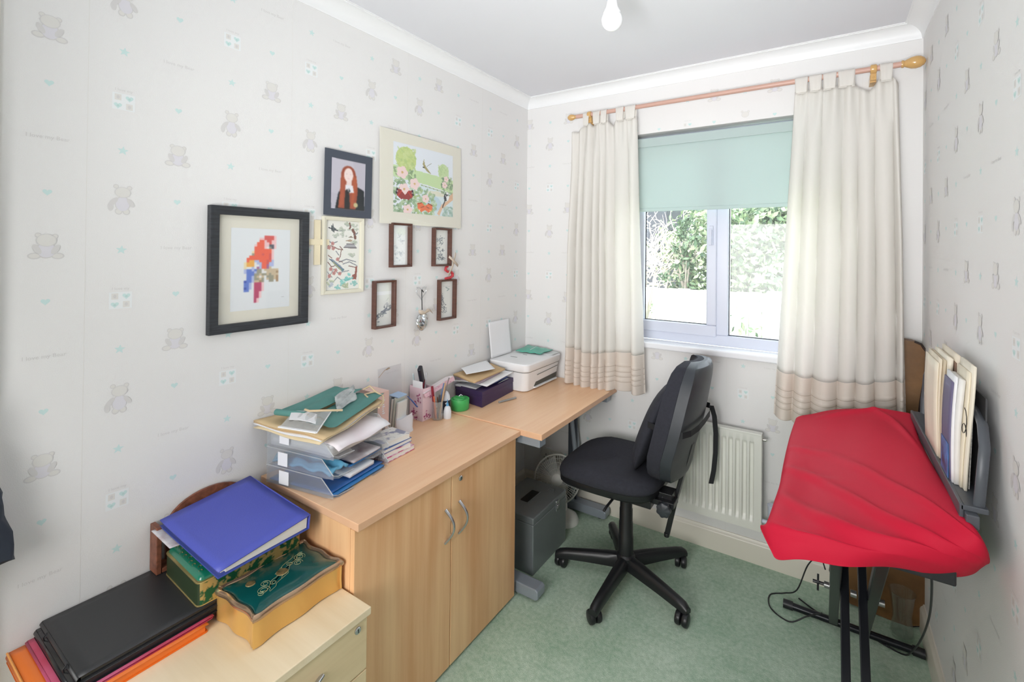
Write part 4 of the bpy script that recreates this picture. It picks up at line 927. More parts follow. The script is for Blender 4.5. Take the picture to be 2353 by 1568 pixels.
def bag():
    m_bag = mat('teal cotton fabric', (88, 140, 134), .85, var=.08, vs=14, bump=.3, bs=500)
    t = thing('drawstring_bag', 'folded teal cloth drawstring bag lying on the kraft envelope', 'cloth bag', (.02, -1.58, ZE))
    def pillow(c0, c1, c2, c3, h, name, ph):
        m = MB(); a, b, c, d = [Vector(p) for p in (c0, c1, c2, c3)]
        def f(sg): return lambda u, v: (a*(1-u)+b*u)*(1-v)+(d*(1-u)+c*u)*v+Vector((0, 0, sg*h*(16*u*(1-u)*v*(1-v))**.45*.5+.002*math.sin(14*u+5*v+ph)))
        m.grid(f(1), 22, 16); m.grid(f(-1), 22, 16); m.build(name, m_bag, t, smooth=70)
    pillow((.19, .005, .006), (.305, .035, .006), (.19, .315, .022), (.09, .25, .020), .014, 'lower_fold', 0)
    pillow((.045, -.005, .016), (.165, .025, .022), (.125, .27, .036), (.005, .235, .034), .014, 'upper_fold', 2)
    m = MB(); m.tube([(.045, -.005, .016), (.165, .022, .022)], .010, 12); m.build('rolled_edge', m_bag, t, smooth=60)
    s = mat('beige drawstring cord', (206, 184, 150), .8)
    m = MB(); m.tube([(.15, .03, .034), (.19, .02, .040), (.22, .06, .036), (.245, .10, .030)], .0035, 8); m.tube([(.13, .27, .036), (.15, .28, .050), (.17, .29, .030), (.20, .30, .016), (.25, .26, .012), (.275, .22, .010)], .003, 8); m.tube([(.17, .29, .030), (.16, .25, .028), (.19, .24, .026)], .0028, 8); m.build('drawstring', s, t, smooth=60)
bag()
def pouch():
    t = thing('clear_pouch', 'clear plastic zip pouch with papers on the teal bag', 'plastic pouch', (.21, -1.645, ZE+.016))
    g = glassy('soft clear pvc', (232, 236, 238), .30, .12); m = MB()
    m.grid(lambda u, v: (-.0+.135*u-.13*v, -.01+.035*u+.135*v, .004+.010*math.sin(PI*u)*math.sin(PI*v)+.0014*math.sin(25*u)), 20, 16); m.grid(lambda u, v: (-.0+.135*u-.13*v, -.01+.035*u+.135*v, .0008), 4, 4); m.build('pvc_body', g, t, smooth=60)
    m = MB(); m.bar((.0, -.012, .005), (.135, .023, .005), .008, .003); m.bar((.137, .022, .005), (.008, .158, .006), .003, .002); m.build('zip', m_pap, t)
    m = MB(); m.grid(lambda u, v: (-.02+.10*u-.07*v, .03+.025*u+.05*v, .009+.004*math.sin(3*u)), 8, 6); m.build('paper_insert', m_pap, t, solid=.001)
    w = thing('plastic_packet', 'crinkled grey clear packet of leaflets leaning over the teal bag', 'plastic packet', (.15, -1.45, ZE+.034))
    m = MB(); m.grid(lambda u, v: (.10*u-.06*v, -.06*u+.12*v+.02, .004+.006*abs(math.sin(9*u+4*v))-.016*u), 14, 12); m.build('packet_body', mat('crinkled leaflets', (206, 212, 212), .3, col2=(150, 158, 160), vs=22), w, solid=.004, smooth=60)
pouch()

# small notebooks beside the trays
m_page = mat('notebook pages', (234, 232, 226), .8, var=.04, vs=4, scale=(1, 1, 300))
def notebook(label, x, y, z, rz, w, d, h, cov, spiral=None, pc=None):
    t = thing('notebook', label, 'notebook', (x, y, z), rz, 'small notebooks stacked beside the letter trays')
    m = MB(); m.box((0, 0, 0), (w, d, .0012)); m.build('back_cover', cov, t); m = MB(); m.box((.002, .001, .0013), (w-.002, d-.002, h-.0014)); m.build('pages', pc or m_page, t)
    m = MB(); m.box((0, 0, h-.0013), (w, d, h)); m.build('front_cover', cov, t)
    if spiral:
        m = MB()
        for k in range(9): xx = w*(k+.8)/9.6; m.tube([(xx, -.0015+.0045*math.cos(a), h/2+(h/2+.0025)*math.sin(a)) for a in [2*PI*i/10 for i in range(11)]], .0009, 5)
        m.build('spiral_binding', spiral, t)
    return t
def flcov(name, base, inkc, sc=34):
    m = mat(name, base, .5, col2=inkc, vs=sc); r = [n for n in m.node_tree.nodes if n.type == 'VALTORGB'][0]; r.color_ramp.elements[0].color = lin(base); r.color_ramp.elements[0].position = .50; r.color_ramp.elements[1].position = .58; return m
nx = .165; NZ = HD+.0012
notebook('pink patterned notebook, lowest in the small notebook stack', nx+.012, -1.315, NZ, .06, .105, .135, .016, flcov('pink floral cover', (240, 206, 220), (206, 70, 130)), mat('pink wire', (220, 120, 160), .4, .3))
notebook('white notebook with magenta cover and black spiral, second lowest', nx+.006, -1.318, NZ+.0165, -.02, .105, .125, .016, flcov('white magenta cover', (236, 226, 232), (190, 60, 110), 20), m_dark)
notebook('notebook with blue back cover and black spiral, second from top', nx+.014, -1.325, NZ+.033, .05, .098, .135, .014, mat('navy edged cover', (70, 100, 160), .5), m_dark)
notebook('thick white notebook with grey and peach flowers, top of stack', nx-.004, -1.318, NZ+.0475, -.03, .105, .128, .018, flcov('grey floral cover', (238, 236, 232), (150, 152, 176), 26))

# pink box, leaflets, white packet, card stand
def pink_box():
    m_pk = mat('pale pink carton', (232, 198, 188), .55); t = thing('cardboard_box', 'tall pale pink carton standing against the wall behind the notebooks', 'box', (.012, -1.222, HD))
    W, D, H = .108, .055, .196
    m = MB(); m.box((0, 0, 0), (W, D, H)); m.build('carton', m_pk, t, bevel=.001)
    m = MB(); m.box((.004, -.0006, .0), (W-.001, -.0001, H-.018)); m.build('front_label', mat('label grey cream', (222, 218, 208), .5), t)
    m = MB()
    for k in range(9): m.box((W+.0001, .022, .11+k*.0085), (W+.0007, .034-(k % 3)*.003, .114+k*.0085))
    m.build('side_lettering', m_pap, t); m = MB()
    for z, r in ((.022, .011), (.050, .0075)): m.lathe([(.0005, .0001), (r, .0002), (r*.6, .0008), (.0005, .0009)], (W, .030, z), 'x', 14, sy=1.5)
    m.build('side_picture', mat('dark plum print', (92, 60, 62), .5), t)
pink_box()
def card_stand():
    t = thing('card_sleeve', 'clear plastic card sleeve leaning on the wall behind the leaflets', 'plastic sleeve', (.02, -1.07, HD), ry=-.05)
    m = MB(); m.box((0, -.062, 0), (.0012, .062, .255)); m.build('sleeve', glassy('sleeve plastic', (244, 244, 248), .05, .1, .08), t)
    m = MB(); m.tube([(.002, -.06, .22), (.002, -.03, .243), (.002, -.005, .252)], .0012, 5); m.tube([(.002, -.02, .245), (.002, .0, .248)], .002, 5); m.build('top_clip', mat('brass wire', (186, 164, 140), .3, .7), t)
    q = thing('leaflet_pack', 'grey and white pack of leaflets with a pale blue top, beside the pink carton', 'leaflets', (.045, -1.095, HD), .15, rx=.0, ry=.10)
    for k, (c, h) in enumerate((((168, 176, 180), .150), ((222, 226, 222), .142), ((206, 214, 204), .150), ((230, 232, 230), .134))):
        m = MB(); m.box((.014*k, -.028, 0), (.014*k+.010, .03, h)); m.build('leaflet', mat('leaflet card %d' % k, c, .5), q, bevel=.002)
    m = MB(); m.box((-.001, -.026, .151), (.048, .03, .156)); m.build('blue_top', mat('pale blue card', (170, 196, 226), .5), q, bevel=.002)
    m = MB(); m.tube([(.058, .02, .150), (.064, .045, .125), (.07, .075, .092)], [.0035, .006, .007], 8, flat=.4); m.build('blue_bookmark', mat('blue leaflet flap', (66, 104, 178), .5), q, smooth=50)
    w = thing('white_packet', 'crumpled white plastic packet in front of the leaflet pack', 'packet', (.112, -1.075, HD))
    m = MB(); rings = []
    for i in range(7): k = i/6; rings.append([(.024*math.cos(a)*(1-.55*k)*(1+.1*math.sin(3*a+i))-.006*k, .040*math.sin(a)*(1+.05*math.cos(2*a+i))*(1+.1*k), .062*k+.006*math.sin(2*a)*k) for a in [2*PI*j/20 for j in range(20)]])
    m.loft(rings); m.build('packet', mat('white crumpled plastic', (232, 232, 238), .3, bump=.5, bs=40), w, smooth=30)
card_stand()

# flowery pencil box with lid open, stapler and pens in it
def flower_box():
    p = Paint(60, 110, (238, 210, 220)); q = random.Random(2)
    def sprig(x, y, n):
        for _ in range(n):
            a, b = x+q.gauss(0, .09), y+q.gauss(0, .05)
            for k in range(5): th = k*1.257+q.random(); p.line([(a, b), (a+.05*math.cos(th)/p.asp*.5, b+.05*math.sin(th)*.5)], .008, q.choice([(176, 58, 120), (196, 92, 146), (140, 50, 96)]), .85)
    sprig(.35, .78, 14); sprig(.5, .5, 5); sprig(.7, .32, 9); sprig(.55, .92, 8); sprig(.2, .9, 6)
    t = thing('pencil_box', 'pale pink cardboard pencil box with magenta blossom print, lid open', 'pencil box', (.012, -.958, HD+.0005))
    mp = mat('pale pink card', (238, 212, 220), .6); W, D, H = .080, .078, .148
    m = MB(); th = .002
    m.box((0, 0, 0), (W, D, th)).box((0, 0, th), (W, th, H)).box((0, D-th, th), (W, D, H*.92)).box((0, th, th), (th, D-th, H)).box((W-th, th, th), (W, D-th, H*.96)); m.build('box_body', mp, t)
    p.mesh('blossom_print', (.0, -.0006, H), (W, 0, 0), (0, 0, -H), m_ink, t)
    p2 = Paint(60, 110, (240, 214, 222)); p = p2; sprig(.3, .85, 10); sprig(.6, .25, 8); sprig(.5, .95, 6)
    p2.mesh('blossom_print', (W+.0006, 0, H*.96), (0, D, 0), (0, 0, -H*.96), m_ink, t)
    p3 = Paint(90, 60, (236, 200, 214)); p = p3; [sprig(q.random(), q.random(), 3) for _ in range(10)]
    m = MB(); m.grid(lambda u, v: (.086-.045*v, .0+.190*u, .124+.036*u-.012*v), 2, 2); l = m.build('lid', mat('lid white edge', (236, 226, 230), .6), t, solid=.003)
    p3.mesh('lid_print', (.0872, 0, .1215), (0, .19, .036), (-.0, .012, -.020), m_ink, l)
    m = MB(); m.grid(lambda u, v: (.02+.06*u, .0-.001+.04*v*0, H-.004+.030*v), 2, 2); m.build('paper_flap', m_pap, t, solid=.001)
    s = thing('stapler', 'black and dark red stapler standing upright in the pencil box', 'stapler', (.045, -.915, HD+.160), .5, rx=.5)
    m = MB(); m.prism(rrect(-.009, -.016, .009, .016, .007), .0, .082); m.build('stapler_body', mat('navy black plastic', (30, 32, 44), .35), s, smooth=40, bevel=.003)
    m = MB(); m.prism(rrect(-.0095, -.0165, .0095, .0165, .007), -.028, -.001); m.build('stapler_base', mat('dark red plastic', (150, 34, 56), .35), s, smooth=40)
    for lab, c, x, y, dx, dy, h, cat in (('silver pen leaning left in the pencil box', (190, 210, 214), .042, -.935, -.01, -.022, .20, 'pen'), ('cream scissors blade handle in the pencil box', (214, 206, 184), .050, -.93, .0, .012, .195, 'scissors'), ('thin steel pen in the pencil box', (180, 180, 184), .056, -.925, .004, .02, .200, 'pen')):
        m = MB(); m.tube([(0, 0, 0), (dx, dy, h-.01), (dx*1.05, dy*1.05, h)], [.0032, .0032, .001], 8); o = m.build('pen' if cat == 'pen' else 'scissor_arm', mat(lab, c, .3, .4), None, smooth=50); o.location = (x, y, HD+.004); tag(o, lab, cat)
flower_box()
def pot():
    t = thing('glass_jar', 'clear glass jar of paint brushes and pens beside the pencil box', 'jar', (.125, -.898, HD))
    g = glassy('jar glass', (236, 240, 240), .14, .03); m = MB()
    m.lathe([(.001, 0), (.022, 0), (.0235, .003), (.0235, .082), (.0222, .082), (.0222, .005), (.001, .005)], (0, 0, 0), n=28); m.build('jar_glass', g, t, smooth=40)
    for lab, nm, c, x, y, dx, dy, h, r in (('blue handled paint brush leaning right in the glass jar', 'paint_brush', (98, 124, 168), -.006, .0, .016, .028, .150, .0035), ('thin grey paint brush leaning far right in the glass jar', 'paint_brush', (120, 110, 108), .0, .004, .022, .044, .172, .0022),
            ('wooden handled brush in the glass jar', 'paint_brush', (196, 164, 128), .006, .004, .006, .030, .150, .0045), ('dark red craft knife in the glass jar', 'craft_knife', (140, 30, 50), -.008, -.006, -.016, -.006, .140, .006), ('orange and black pencil in the glass jar', 'pencil', (226, 120, 80), .0, -.008, -.004, -.012, .10, .0035), ('black and silver marker in the glass jar', 'marker_pen', (70, 72, 76), .006, -.004, .008, .002, .105, .0045), ('brown brush low in the glass jar', 'paint_brush', (110, 78, 60), .002, .006, .002, -.012, .095, .003)):
        k = .86; X, Y = .125+x, -.898+y
        m = MB(); m.tube([(0, 0, 0), (dx*.6, dy*.6, h*.6), (dx, dy, h)], [r*.8, r, r*.9], 8); o = m.build(nm, mat(lab, c, .4), None, smooth=50); o.location = (X, Y, HD+.006); tag(o, lab, nm.replace('_', ' '), 'tools standing in the glass jar')
pot()
def bottles():
    t = thing('glue_bottle', 'small white glue bottle with a blue cap in front of the larger bottle', 'bottle', (.150, -.862, HD))
    m = MB(); m.lathe([(.001, 0), (.0165, 0), (.0175, .003), (.0175, .030), (.013, .048), (.006, .055), (.001, .055)], (0, 0, 0), n=26); m.build('bottle_body', mat('white plastic bottle', (232, 236, 242), .35), t, smooth=60)
    m = MB(); m.lathe([(.001, .054), (.0062, .054), (.0055, .064), (.0025, .068), (.0018, .082), (.001, .082)], (0, 0, 0), n=16); m.build('nozzle_cap', mat('blue cap', (90, 160, 206), .4), t, smooth=40)
    t = thing('pump_bottle', 'rounded white bottle with a dark label between jar and green tape', 'bottle', (.106, -.832, HD))
    m = MB(); m.lathe([(.001, 0), (.024, 0), (.0255, .003), (.0255, .068), (.022, .088), (.014, .102), (.007, .106), (.001, .106)], (0, 0, 0), n=30); m.build('bottle_body', mat('pearl white bottle', (220, 224, 232), .3), t, smooth=60)
    m = MB(); m.loft([[(.0259*math.cos(a), .0259*math.sin(a), z) for a in [-1.9+2.6*i/16 for i in range(17)]] for z in (.012, .068)], cap=False, closed=False); l = m.build('label', mat('navy label', (32, 36, 52), .45), t, smooth=60, fix=False)
    m = MB()
    for z, s_ in ((.056, .006), (.042, .006)): m.loft([[(.0262*math.cos(-.55+dx/.026), .0262*math.sin(-.55+dx/.026), z+dz)] for dx, dz in ((0, s_), (s_, 0), (0, -s_), (-s_, 0))], cap=False) if 0 else m.add([(.0263*math.cos(-.55+dx/.026), .0263*math.sin(-.55+dx/.026), z+dz) for dx, dz in ((0, s_), (-s_, 0), (0, -s_), (s_, 0))], [(0, 1, 2, 3)])
    for k in range(3): m.add([(.0263*math.cos(-.55+dx/.026), .0263*math.sin(-.55+dx/.026), .028-.005*k+dz) for dx, dz in ((-.006, 0), (.006, 0), (.006, .0015), (-.006, .0015))], [(0, 1, 2, 3)])
    m.build('label_marks', m_pap, l, fix=False)
bottles()
def tape():
    t = thing('plastic_tub', 'round bright green tub with a raised lid near the purple box', 'tub', (.128, -.752, HD+.0055))
    g = mat('bright green plastic', (70, 176, 96), .4); m = MB(); m.lathe([(.001, 0), (.039, 0), (.0425, .004), (.044, .046), (.043, .050), (.040, .051), (.038, .047), (.001, .046)], (0, 0, 0), n=40); m.build('tub_body', g, t, smooth=40)
    m = MB(); m.lathe([(.001, .046), (.030, .046), (.028, .053), (.001, .0535)], (-.003, -.003, .0005), n=32); m.box((-.03, -.003, .054), (.028, .004, .058)); m.build('lid_ridge', g, t, smooth=40, bevel=.001)
    m = MB(); m.tube([(-.004, -.004, .060), (-.002, .008, .066), (.004, .012, .060)], .003, 8, flat=.4); m.build('white_tab', m_pap, t, smooth=50)
tape()

# purple box with papers
ZD = HD+.0055
def purple():
    t = thing('storage_box', 'dark purple cardboard box under the papers beside the printer', 'box', (.010, -.672, ZD), -.0)
    mp = mat('dark purple card', (58, 42, 82), .42, var=.1, vs=6); c = .0
    m = MB(); m.prism([(.0, .02), (.196, -.012), (.168, .285), (.0, .285)], 0, .050); m.build('box_base', mp, t, bevel=.0015)
    m = MB(); m.prism([(-.001, .018), (.198, -.014), (.170, .287), (-.001, .287)], .0505, .074); m.build('box_lid', mp, t, bevel=.0015)
purple()
PX = lambda z, g=0: [(.012, -.660+g, z), (.190+g, -.664, z), (.172+g*.5, -.42, z), (.012, -.40, z)]
sheet_thing('paper_stack', 'white papers and magazines lying directly on the purple box', 'paper', PX(ZD+.076), mat('loose papers', (228, 230, 234), .7, col2=(190, 192, 196), vs=4, scale=(1, 1, 300)), .010, lambda u, v: .003*math.sin(5*u+v))
sheet_thing('paper_folder', 'navy blue folder edge showing among the papers on the purple box', 'folder', [(.06, -.60, ZD+.088), (.185, -.60, ZD+.088), (.180, -.44, ZD+.088), (.05, -.42, ZD+.088)], mat('navy folder', (58, 84, 150), .5), .006, lambda u, v: .004*v)
sheet_thing('paper_bundle', 'curling white bills on top of the navy folder by the printer', 'paper', [(.012, -.672, ZD+.097), (.200, -.640, ZD+.097), (.198, -.415, ZD+.104), (.012, -.40, ZD+.104)], m_pap, .004, lambda u, v: .006*math.sin(4*u)*(1-v)+.010*v*u)
sheet_thing('paper_bundle', 'mauve edged booklets below the brown folder by the printer', 'paper', [(.014, -.655, ZD+.112), (.165, -.660, ZD+.112), (.150, -.47, ZD+.118), (.014, -.44, ZD+.118)], mat('mauve booklet', (176, 160, 172), .6), .012, lambda u, v: 0)
sheet_thing('document_folder', 'brown card document folder high on the paper pile beside the printer', 'folder', [(.012, -.672, ZD+.130), (.180, -.712, ZD+.130), (.166, -.445, ZD+.134), (.012, -.40, ZD+.134)], m_kraft2, .010, lambda u, v: .002*math.sin(6*u))
sheet_thing('paper_sheet', 'single white sheet on top of the brown document folder', 'paper', [(.016, -.620, ZD+.148), (.112, -.690, ZD+.146), (.158, -.520, ZD+.148), (.03, -.43, ZD+.150)], m_pap, .0012, lambda u, v: .003*math.sin(3*u+2*v))
m = MB(); m.tube([(0, 0, 0), (.004, .012, 0)], .0045, 10); m.tube([(.004, .012, 0), (.030, .105, 0)], .0048, 10)
o = m.build('marker_pen', mat('grey marker', (120, 120, 120), .4, col2=(170, 172, 170), vs=6), None, smooth=50); o.location = (.232, -.585, ZD+.0052); tag(o, 'grey marker pen lying on the desk beside the purple box', 'pen')

# printer
def printer():
    t = thing('printer', 'white all-in-one inkjet printer on the desk in the corner', 'printer', (.014, -.402, ZD))
    mw = mat('printer white plastic', (242, 243, 245), .35); mg = mat('printer grey recess', (120, 124, 122), .5); W, D = .262, .382
    def rr(g, z, k=.03, fx=0): return [(x, y, z) for x, y in rrect(g*.2, g, W-g-fx, D-g, k, 6)]
    m = MB(); m.loft([rr(.030, 0, .034), rr(.022, .006, .034), rr(.010, .098, .034), rr(.008, .106, .034)]); m.build('lower_housing', mw, t, smooth=35)
    m = MB(); m.loft([rr(.0072, .1063, .034), rr(.0072, .1098, .034)]); m.build('seam', mg, t)
    m = MB(); m.loft([rr(.006, .110, .036), rr(.002, .116, .036), rr(.001, .146, .036), rr(.006, .152, .034), rr(.03, .1535, .03)]); l = m.build('scanner_lid', mw, t, smooth=35)
    m = MB(); m.prism(rrect(.07, .12, .115, .128, .003), .1536, .1539); m.prism(rrect(.10, .2, .13, .206, .002), .1536, .1539); m.build('lid_marks', mg, l)
    # front (faces the room, +x): slot and tray line
    def fx(z): return W-(.022-.012*(z-.006)/.092)+.0012
    m = MB(); m.loft([[(fx(.020)-.02, .10, .018), (fx(.020)-.02, .34, .018), (fx(.05)-.02, .34, .048), (fx(.05)-.02, .10, .040)], [(fx(.02), .10, .018), (fx(.02), .34, .018), (fx(.05), .34, .048), (fx(.04), .115, .040)]]); m.build('paper_slot', mat('slot shadow grey', (86, 90, 86), .6), t)
    m = MB(); m.loft([[(fx(.012)-.005, .095, .010), (fx(.012)-.005, .345, .010), (fx(.012)-.005, .345, .017), (fx(.012)-.005, .095, .017)], [(fx(.012)+.010, .105, .010), (fx(.012)+.010, .335, .010), (fx(.012)+.010, .335, .015), (fx(.012)+.010, .105, .015)]]); m.build('output_tray', mw, t, bevel=.001)
    m = MB(); m.bar((fx(.078), .12, .078), (fx(.086), .34, .086), .003, .003); m.build('panel_line', mg, t)
    m = MB(); m.prism(rrect(W-.085, D-.10, W-.01, D-.012, .01), .1536, .157); m.build('control_panel', mat('printer panel', (206, 210, 210), .3), t, bevel=.001)
    sheet_thing('paper_sheet', 'blank white sheet standing in the rear feed of the printer', 'paper', [(.034, -.392, ZD+.1575), (.034, -.196, ZD+.1575), (.012, -.196, ZD+.352), (.012, -.392, ZD+.352)], m_pap, .0006)
    p = thing('plastic_packet', 'teal green plastic packet lying on the far end of the printer', 'packet', (.05, -.190, ZD+.1585))
    m = MB()
    m.grid(lambda u, v: (.0+.165*u, .01+.13*v+.02*u, .004+.010*math.sin(PI*v)*abs(math.sin(3.4*u))+.012*v*(1-u)+.002*math.sin(19*u+7*v)), 20, 14); m.build('packet_film', mat('teal plastic film', (104, 190, 168), .35, col2=(86, 170, 150), vs=10), p, solid=.003, smooth=60)
    m = MB(); m.bar((.09, .03, .018), (.075, .12, .020), .003, .001); m.build('string', m_pap, p)
printer()

# ---------------------------------------------------------------- pile on the drawer unit
def foreground():
    z = HP+.0006
    mo = mat('orange plastic folder', (238, 122, 44), .35); mo2 = mat('light orange edge', (246, 168, 90), .4)
    def folder(label, x0, x1, y0, y1, z, h, mm, rz=0, lip=None, bulge=0, cat='folder', pg=None):
        t = thing('plastic_folder', label, cat, (x0, y0, z), rz); W, D = x1-x0, y1-y0
        m = MB(); m.prism(rrect(0, 0, W, D, .006), 0, .0012); m.build('back_cover', mm, t)
        m = MB(); rings = []
        for k in range(5): a = -PI/2+PI*k/4; rings.append([(.001, h/2-h/2*math.cos(a)*.6, 0)]) if 0 else None
        m.grid(lambda u, v: (W*u, .004-.004*math.cos(PI*(v-.5))*1.0, .0006+(h-.0012)*v), 2, 8); m.build('spine', mm, t, solid=.0012, smooth=60)
        m = MB(); m.grid(lambda u, v: (W*u, .004+(D-.004)*v, h+bulge*math.sin(PI*u)*math.sin(PI*v)), 12, 12); m.build('front_cover', mm, t, solid=.0014, smooth=60)
        m = MB(); m.box((.004, .008, .0016), (W-.004, D-.006, h-.002)); m.build('papers', pg or m_page, t)
        if lip:
            m = MB(); m.tube([(0, .002, h+.0005), (W, .002, h+.0005)], .0022, 6); m.build('edge_band', lip, t)
        return t
    folder('orange plastic folder at the bottom of the black folder pile', .012, .302, -2.166, -1.876, z, .018, mo, 0, mo2, pg=mo)
    folder('red and magenta plastic wallet between the orange and black folders', .012, .292, -2.136, -1.860, z+.0195, .005, mat('crimson plastic', (176, 20, 52), .35, col2=(206, 110, 150), vs=5), 0, pg=MATS['crimson plastic'])
    mb_ = mat('matt black polypropylene', (48, 49, 51), .42); mb2 = mat('glossy black polypropylene', (34, 35, 38), .22)
    t = folder('lower black ring folder with a shiny edge in the left pile', .010, .284, -2.122, -1.800, z+.0258, .014, mb2, pg=mb2)
    t = folder('upper black elastic folder topping the left pile', .010, .282, -2.112, -1.794, z+.0414, .012, mb_, pg=mb2)
    for x in (.06, .21): e_ = MB(); e_.tube([(x, -.0, .014), (x, -.006, .007), (x, -.004, -.010)], .0016, 6); e_.tube([(x, 0, .0135), (x+.012, -.004, .011)], .0016, 6); e_.build('elastic_loop', m_dark, t)
    zt_ = z+.0414+.0136
    # green and gold tin
    m_gt = mat('green enamel tin', (22, 120, 94), .25, coat=.5); m_gold = mat('gold scroll print', (190, 166, 106), .3, .5, col2=(30, 96, 64), vs=55)
    r = [n for n in m_gold.node_tree.nodes if n.type == 'VALTORGB'][0]; r.color_ramp.elements[0].position = .46; r.color_ramp.elements[1].position = .54
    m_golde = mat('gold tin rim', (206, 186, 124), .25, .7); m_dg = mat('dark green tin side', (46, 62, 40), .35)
    t = thing('biscuit_tin', 'green tin with gold patterned sides under the blue ring binder', 'tin', (.062, -1.882, zt_+.0005), -.04)
    W, D, H = .215, .262, .060
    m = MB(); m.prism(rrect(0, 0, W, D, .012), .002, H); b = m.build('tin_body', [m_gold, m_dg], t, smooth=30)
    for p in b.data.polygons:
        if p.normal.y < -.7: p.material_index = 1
    m = MB(); rr_ = lambda g, z: [(x, y, z) for x, y in rrect(g, g, W-g, D-g, max(.004, .013-g*.3), 5)]
    m.loft([rr_(-.0012, 0), rr_(-.0012, .003), rr_(.0, .0035)]); m.loft([rr_(-.0, H-.004), rr_(-.0014, H-.003), rr_(-.0014, H), rr_(.002, H+.001)]); m.build('gold_rim', m_golde, t, smooth=40)
    m = MB(); m.loft([rr_(.003, H-.001), rr_(.004, H+.006), rr_(.009, H+.012), rr_(.018, H+.015), rr_(.03, H+.0155)]); l = m.build('tin_lid', m_gt, t, smooth=50)
    m = MB(); q = random.Random(4)
    for k in range(9):
        cx, cy = .03+.02*k, .018+.004*math.sin(k*2); m.tube([(cx+.008*math.cos(a)*(a/5), cy+.006*math.sin(a)*(a/5), H+.0155) for a in [i*.6 for i in range(9)]], .0005, 4)
    m.build('gold_scrollwork', m_golde, l)
    # wavy gold tin with a teal lid
    m_gb = mat('brass gold tin', (222, 178, 104), .28, .45); m_cop = mat('copper bronze rim', (188, 158, 130), .2, .75); m_tl = mat('deep teal enamel lid', (10, 80, 78), .22, coat=.5)
    t = thing('biscuit_tin', 'gold tin with wavy sides and scrolled teal lid on the drawer unit', 'tin', (.363, -1.728, z), .03)
    W, D = .092, .122
    def ring_(g, zf, n=112):
        o_ = []
        for i in range(n):
            s_ = 4*i/n; k = int(s_); f = s_-k; c_ = [(1, -1), (1, 1), (-1, 1), (-1, -1)]; (ax, ay), (bx, by) = c_[k], c_[(k+1) % 4]
            x, y = (ax+(bx-ax)*f)*W, (ay+(by-ay)*f)*D; wv = .0055*(math.cos(2*PI*f*2)-1)*.5-.0035*math.sin(PI*f)
            rc = .012; dd = min(f, 1-f); inn = max(0, .06-dd)/.06*.005
            nx_, ny_ = {0: (1, 0), 1: (0, 1), 2: (-1, 0), 3: (0, -1)}[k]; off = wv-g-inn
            o_.append((x*((W-g)/W if ny_ else 1)+nx_*off, y*((D-g)/D if nx_ else 1)+ny_*off, zf(f)))
        return o_
    zb_ = lambda f: .0015+.005*(1-math.cos(4*PI*f))*.5*0
    wz = lambda h, a=.006: (lambda f: h-a*math.sin(PI*f)**2*(.6+.4*math.cos(2*PI*f)))
    m = MB(); m.loft([ring_(.002, zb_), ring_(.0, lambda f: .004), ring_(.001, lambda f: .03), ring_(.0005, wz(.066))]); m.build('tin_body', m_gb, t, smooth=35)
    m = MB(); m.loft([ring_(-.0015, wz(.0665)), ring_(-.004, wz(.071)), ring_(-.003, wz(.078)), ring_(.002, wz(.082)), ring_(.007, wz(.0795)), ring_(.009, wz(.0765))]); rm = m.build('tin_rim', m_cop, t, smooth=50)
    m = MB(); m.loft([ring_(.008, wz(.072)), ring_(.009, wz(.0775)), ring_(.016, wz(.0795, .003)), ring_(.035, lambda f: .081), ring_(.06, lambda f: .0815)]); l = m.build('tin_lid', m_tl, t, smooth=60)
    m = MB(); m_scr = mat('gold lid engraving', (186, 196, 150), .3, .4)
    def spiral(cx, cy, r, t0, n, sq=1): m.tube([(cx+r*(1-k/n*.75)*math.cos(t0+k*.5), cy+sq*r*(1-k/n*.75)*math.sin(t0+k*.5), .0825) for k in range(n)], .0005, 4)
    for sx_, cy in ((1, -.062), (-1, .062)):
        spiral(.022*sx_, cy, .016, .5, 26); spiral(.030*sx_, cy*1.15, .009, 2, 18); spiral(.002*sx_, cy*.75, .012, 1, 22); spiral(.016*sx_, cy*.52, .009, 3, 18)
        m.tube([(.03*sx_-.05*sx_*k/12+.004*math.sin(k), cy+(-cy*1.2)*k/12, .0826) for k in range(13)], .0005, 4); m.tube([(.04*sx_-.03*sx_*k/12, cy*.9-cy*1.1*k/12+.006*math.sin(k*.8), .0826) for k in range(13)], .0005, 4)
    m.build('scrollwork', m_scr, l)
    for cx, cy, r_ in ((-.030, -.066, .0115), (-.004, .002, .015)):
        m = MB(); m.lathe([(.0005, .0815), (r_, .0815), (r_*.9, .083), (.0005, .0835)], (cx, cy, 0), n=24); m.build('medallion', mat('dull gold medal', (176, 150, 104), .4, .5, col2=(90, 96, 70), vs=90), l, smooth=40)
    # carved wooden stand behind, blue binder on the tin
    m_cv = mat('carved reddish brown wood', (128, 78, 58), .5, var=.35, vs=60, bump=.6, bs=90)
    t = thing('book_stand', 'carved brown wooden book stand with arched end behind the blue binder', 'book stand', (.006, -1.895, HP+.056))
    m = MB(); m.box((0, .01, .0), (.045, .235, .012)); m.build('base_board', m_cv, t, bevel=.001)
    pts = [(0, 0)]+[(.11+.11*math.cos(a), .10+.072*math.sin(a)) for a in [PI-PI*i/16 for i in range(17)]]+[(.22, 0)]
    m = MB(); m.loft([[(.001, .03+y-.0, z_+.0) for y, z_ in pts], [(.009, .03+y, z_) for y, z_ in pts]]); m.build('arched_end', m_cv, t, bevel=.001)
    m = MB(); m.box((.0, -.004, 0), (.046, .008, .128)); m.build('carved_side', m_cv, t, bevel=.0015)
    b = binder = thing('ring_binder', 'bright blue ring binder lying tilted on the green tin', 'binder', (.042, -1.890, .6935), .035, ry=.105)
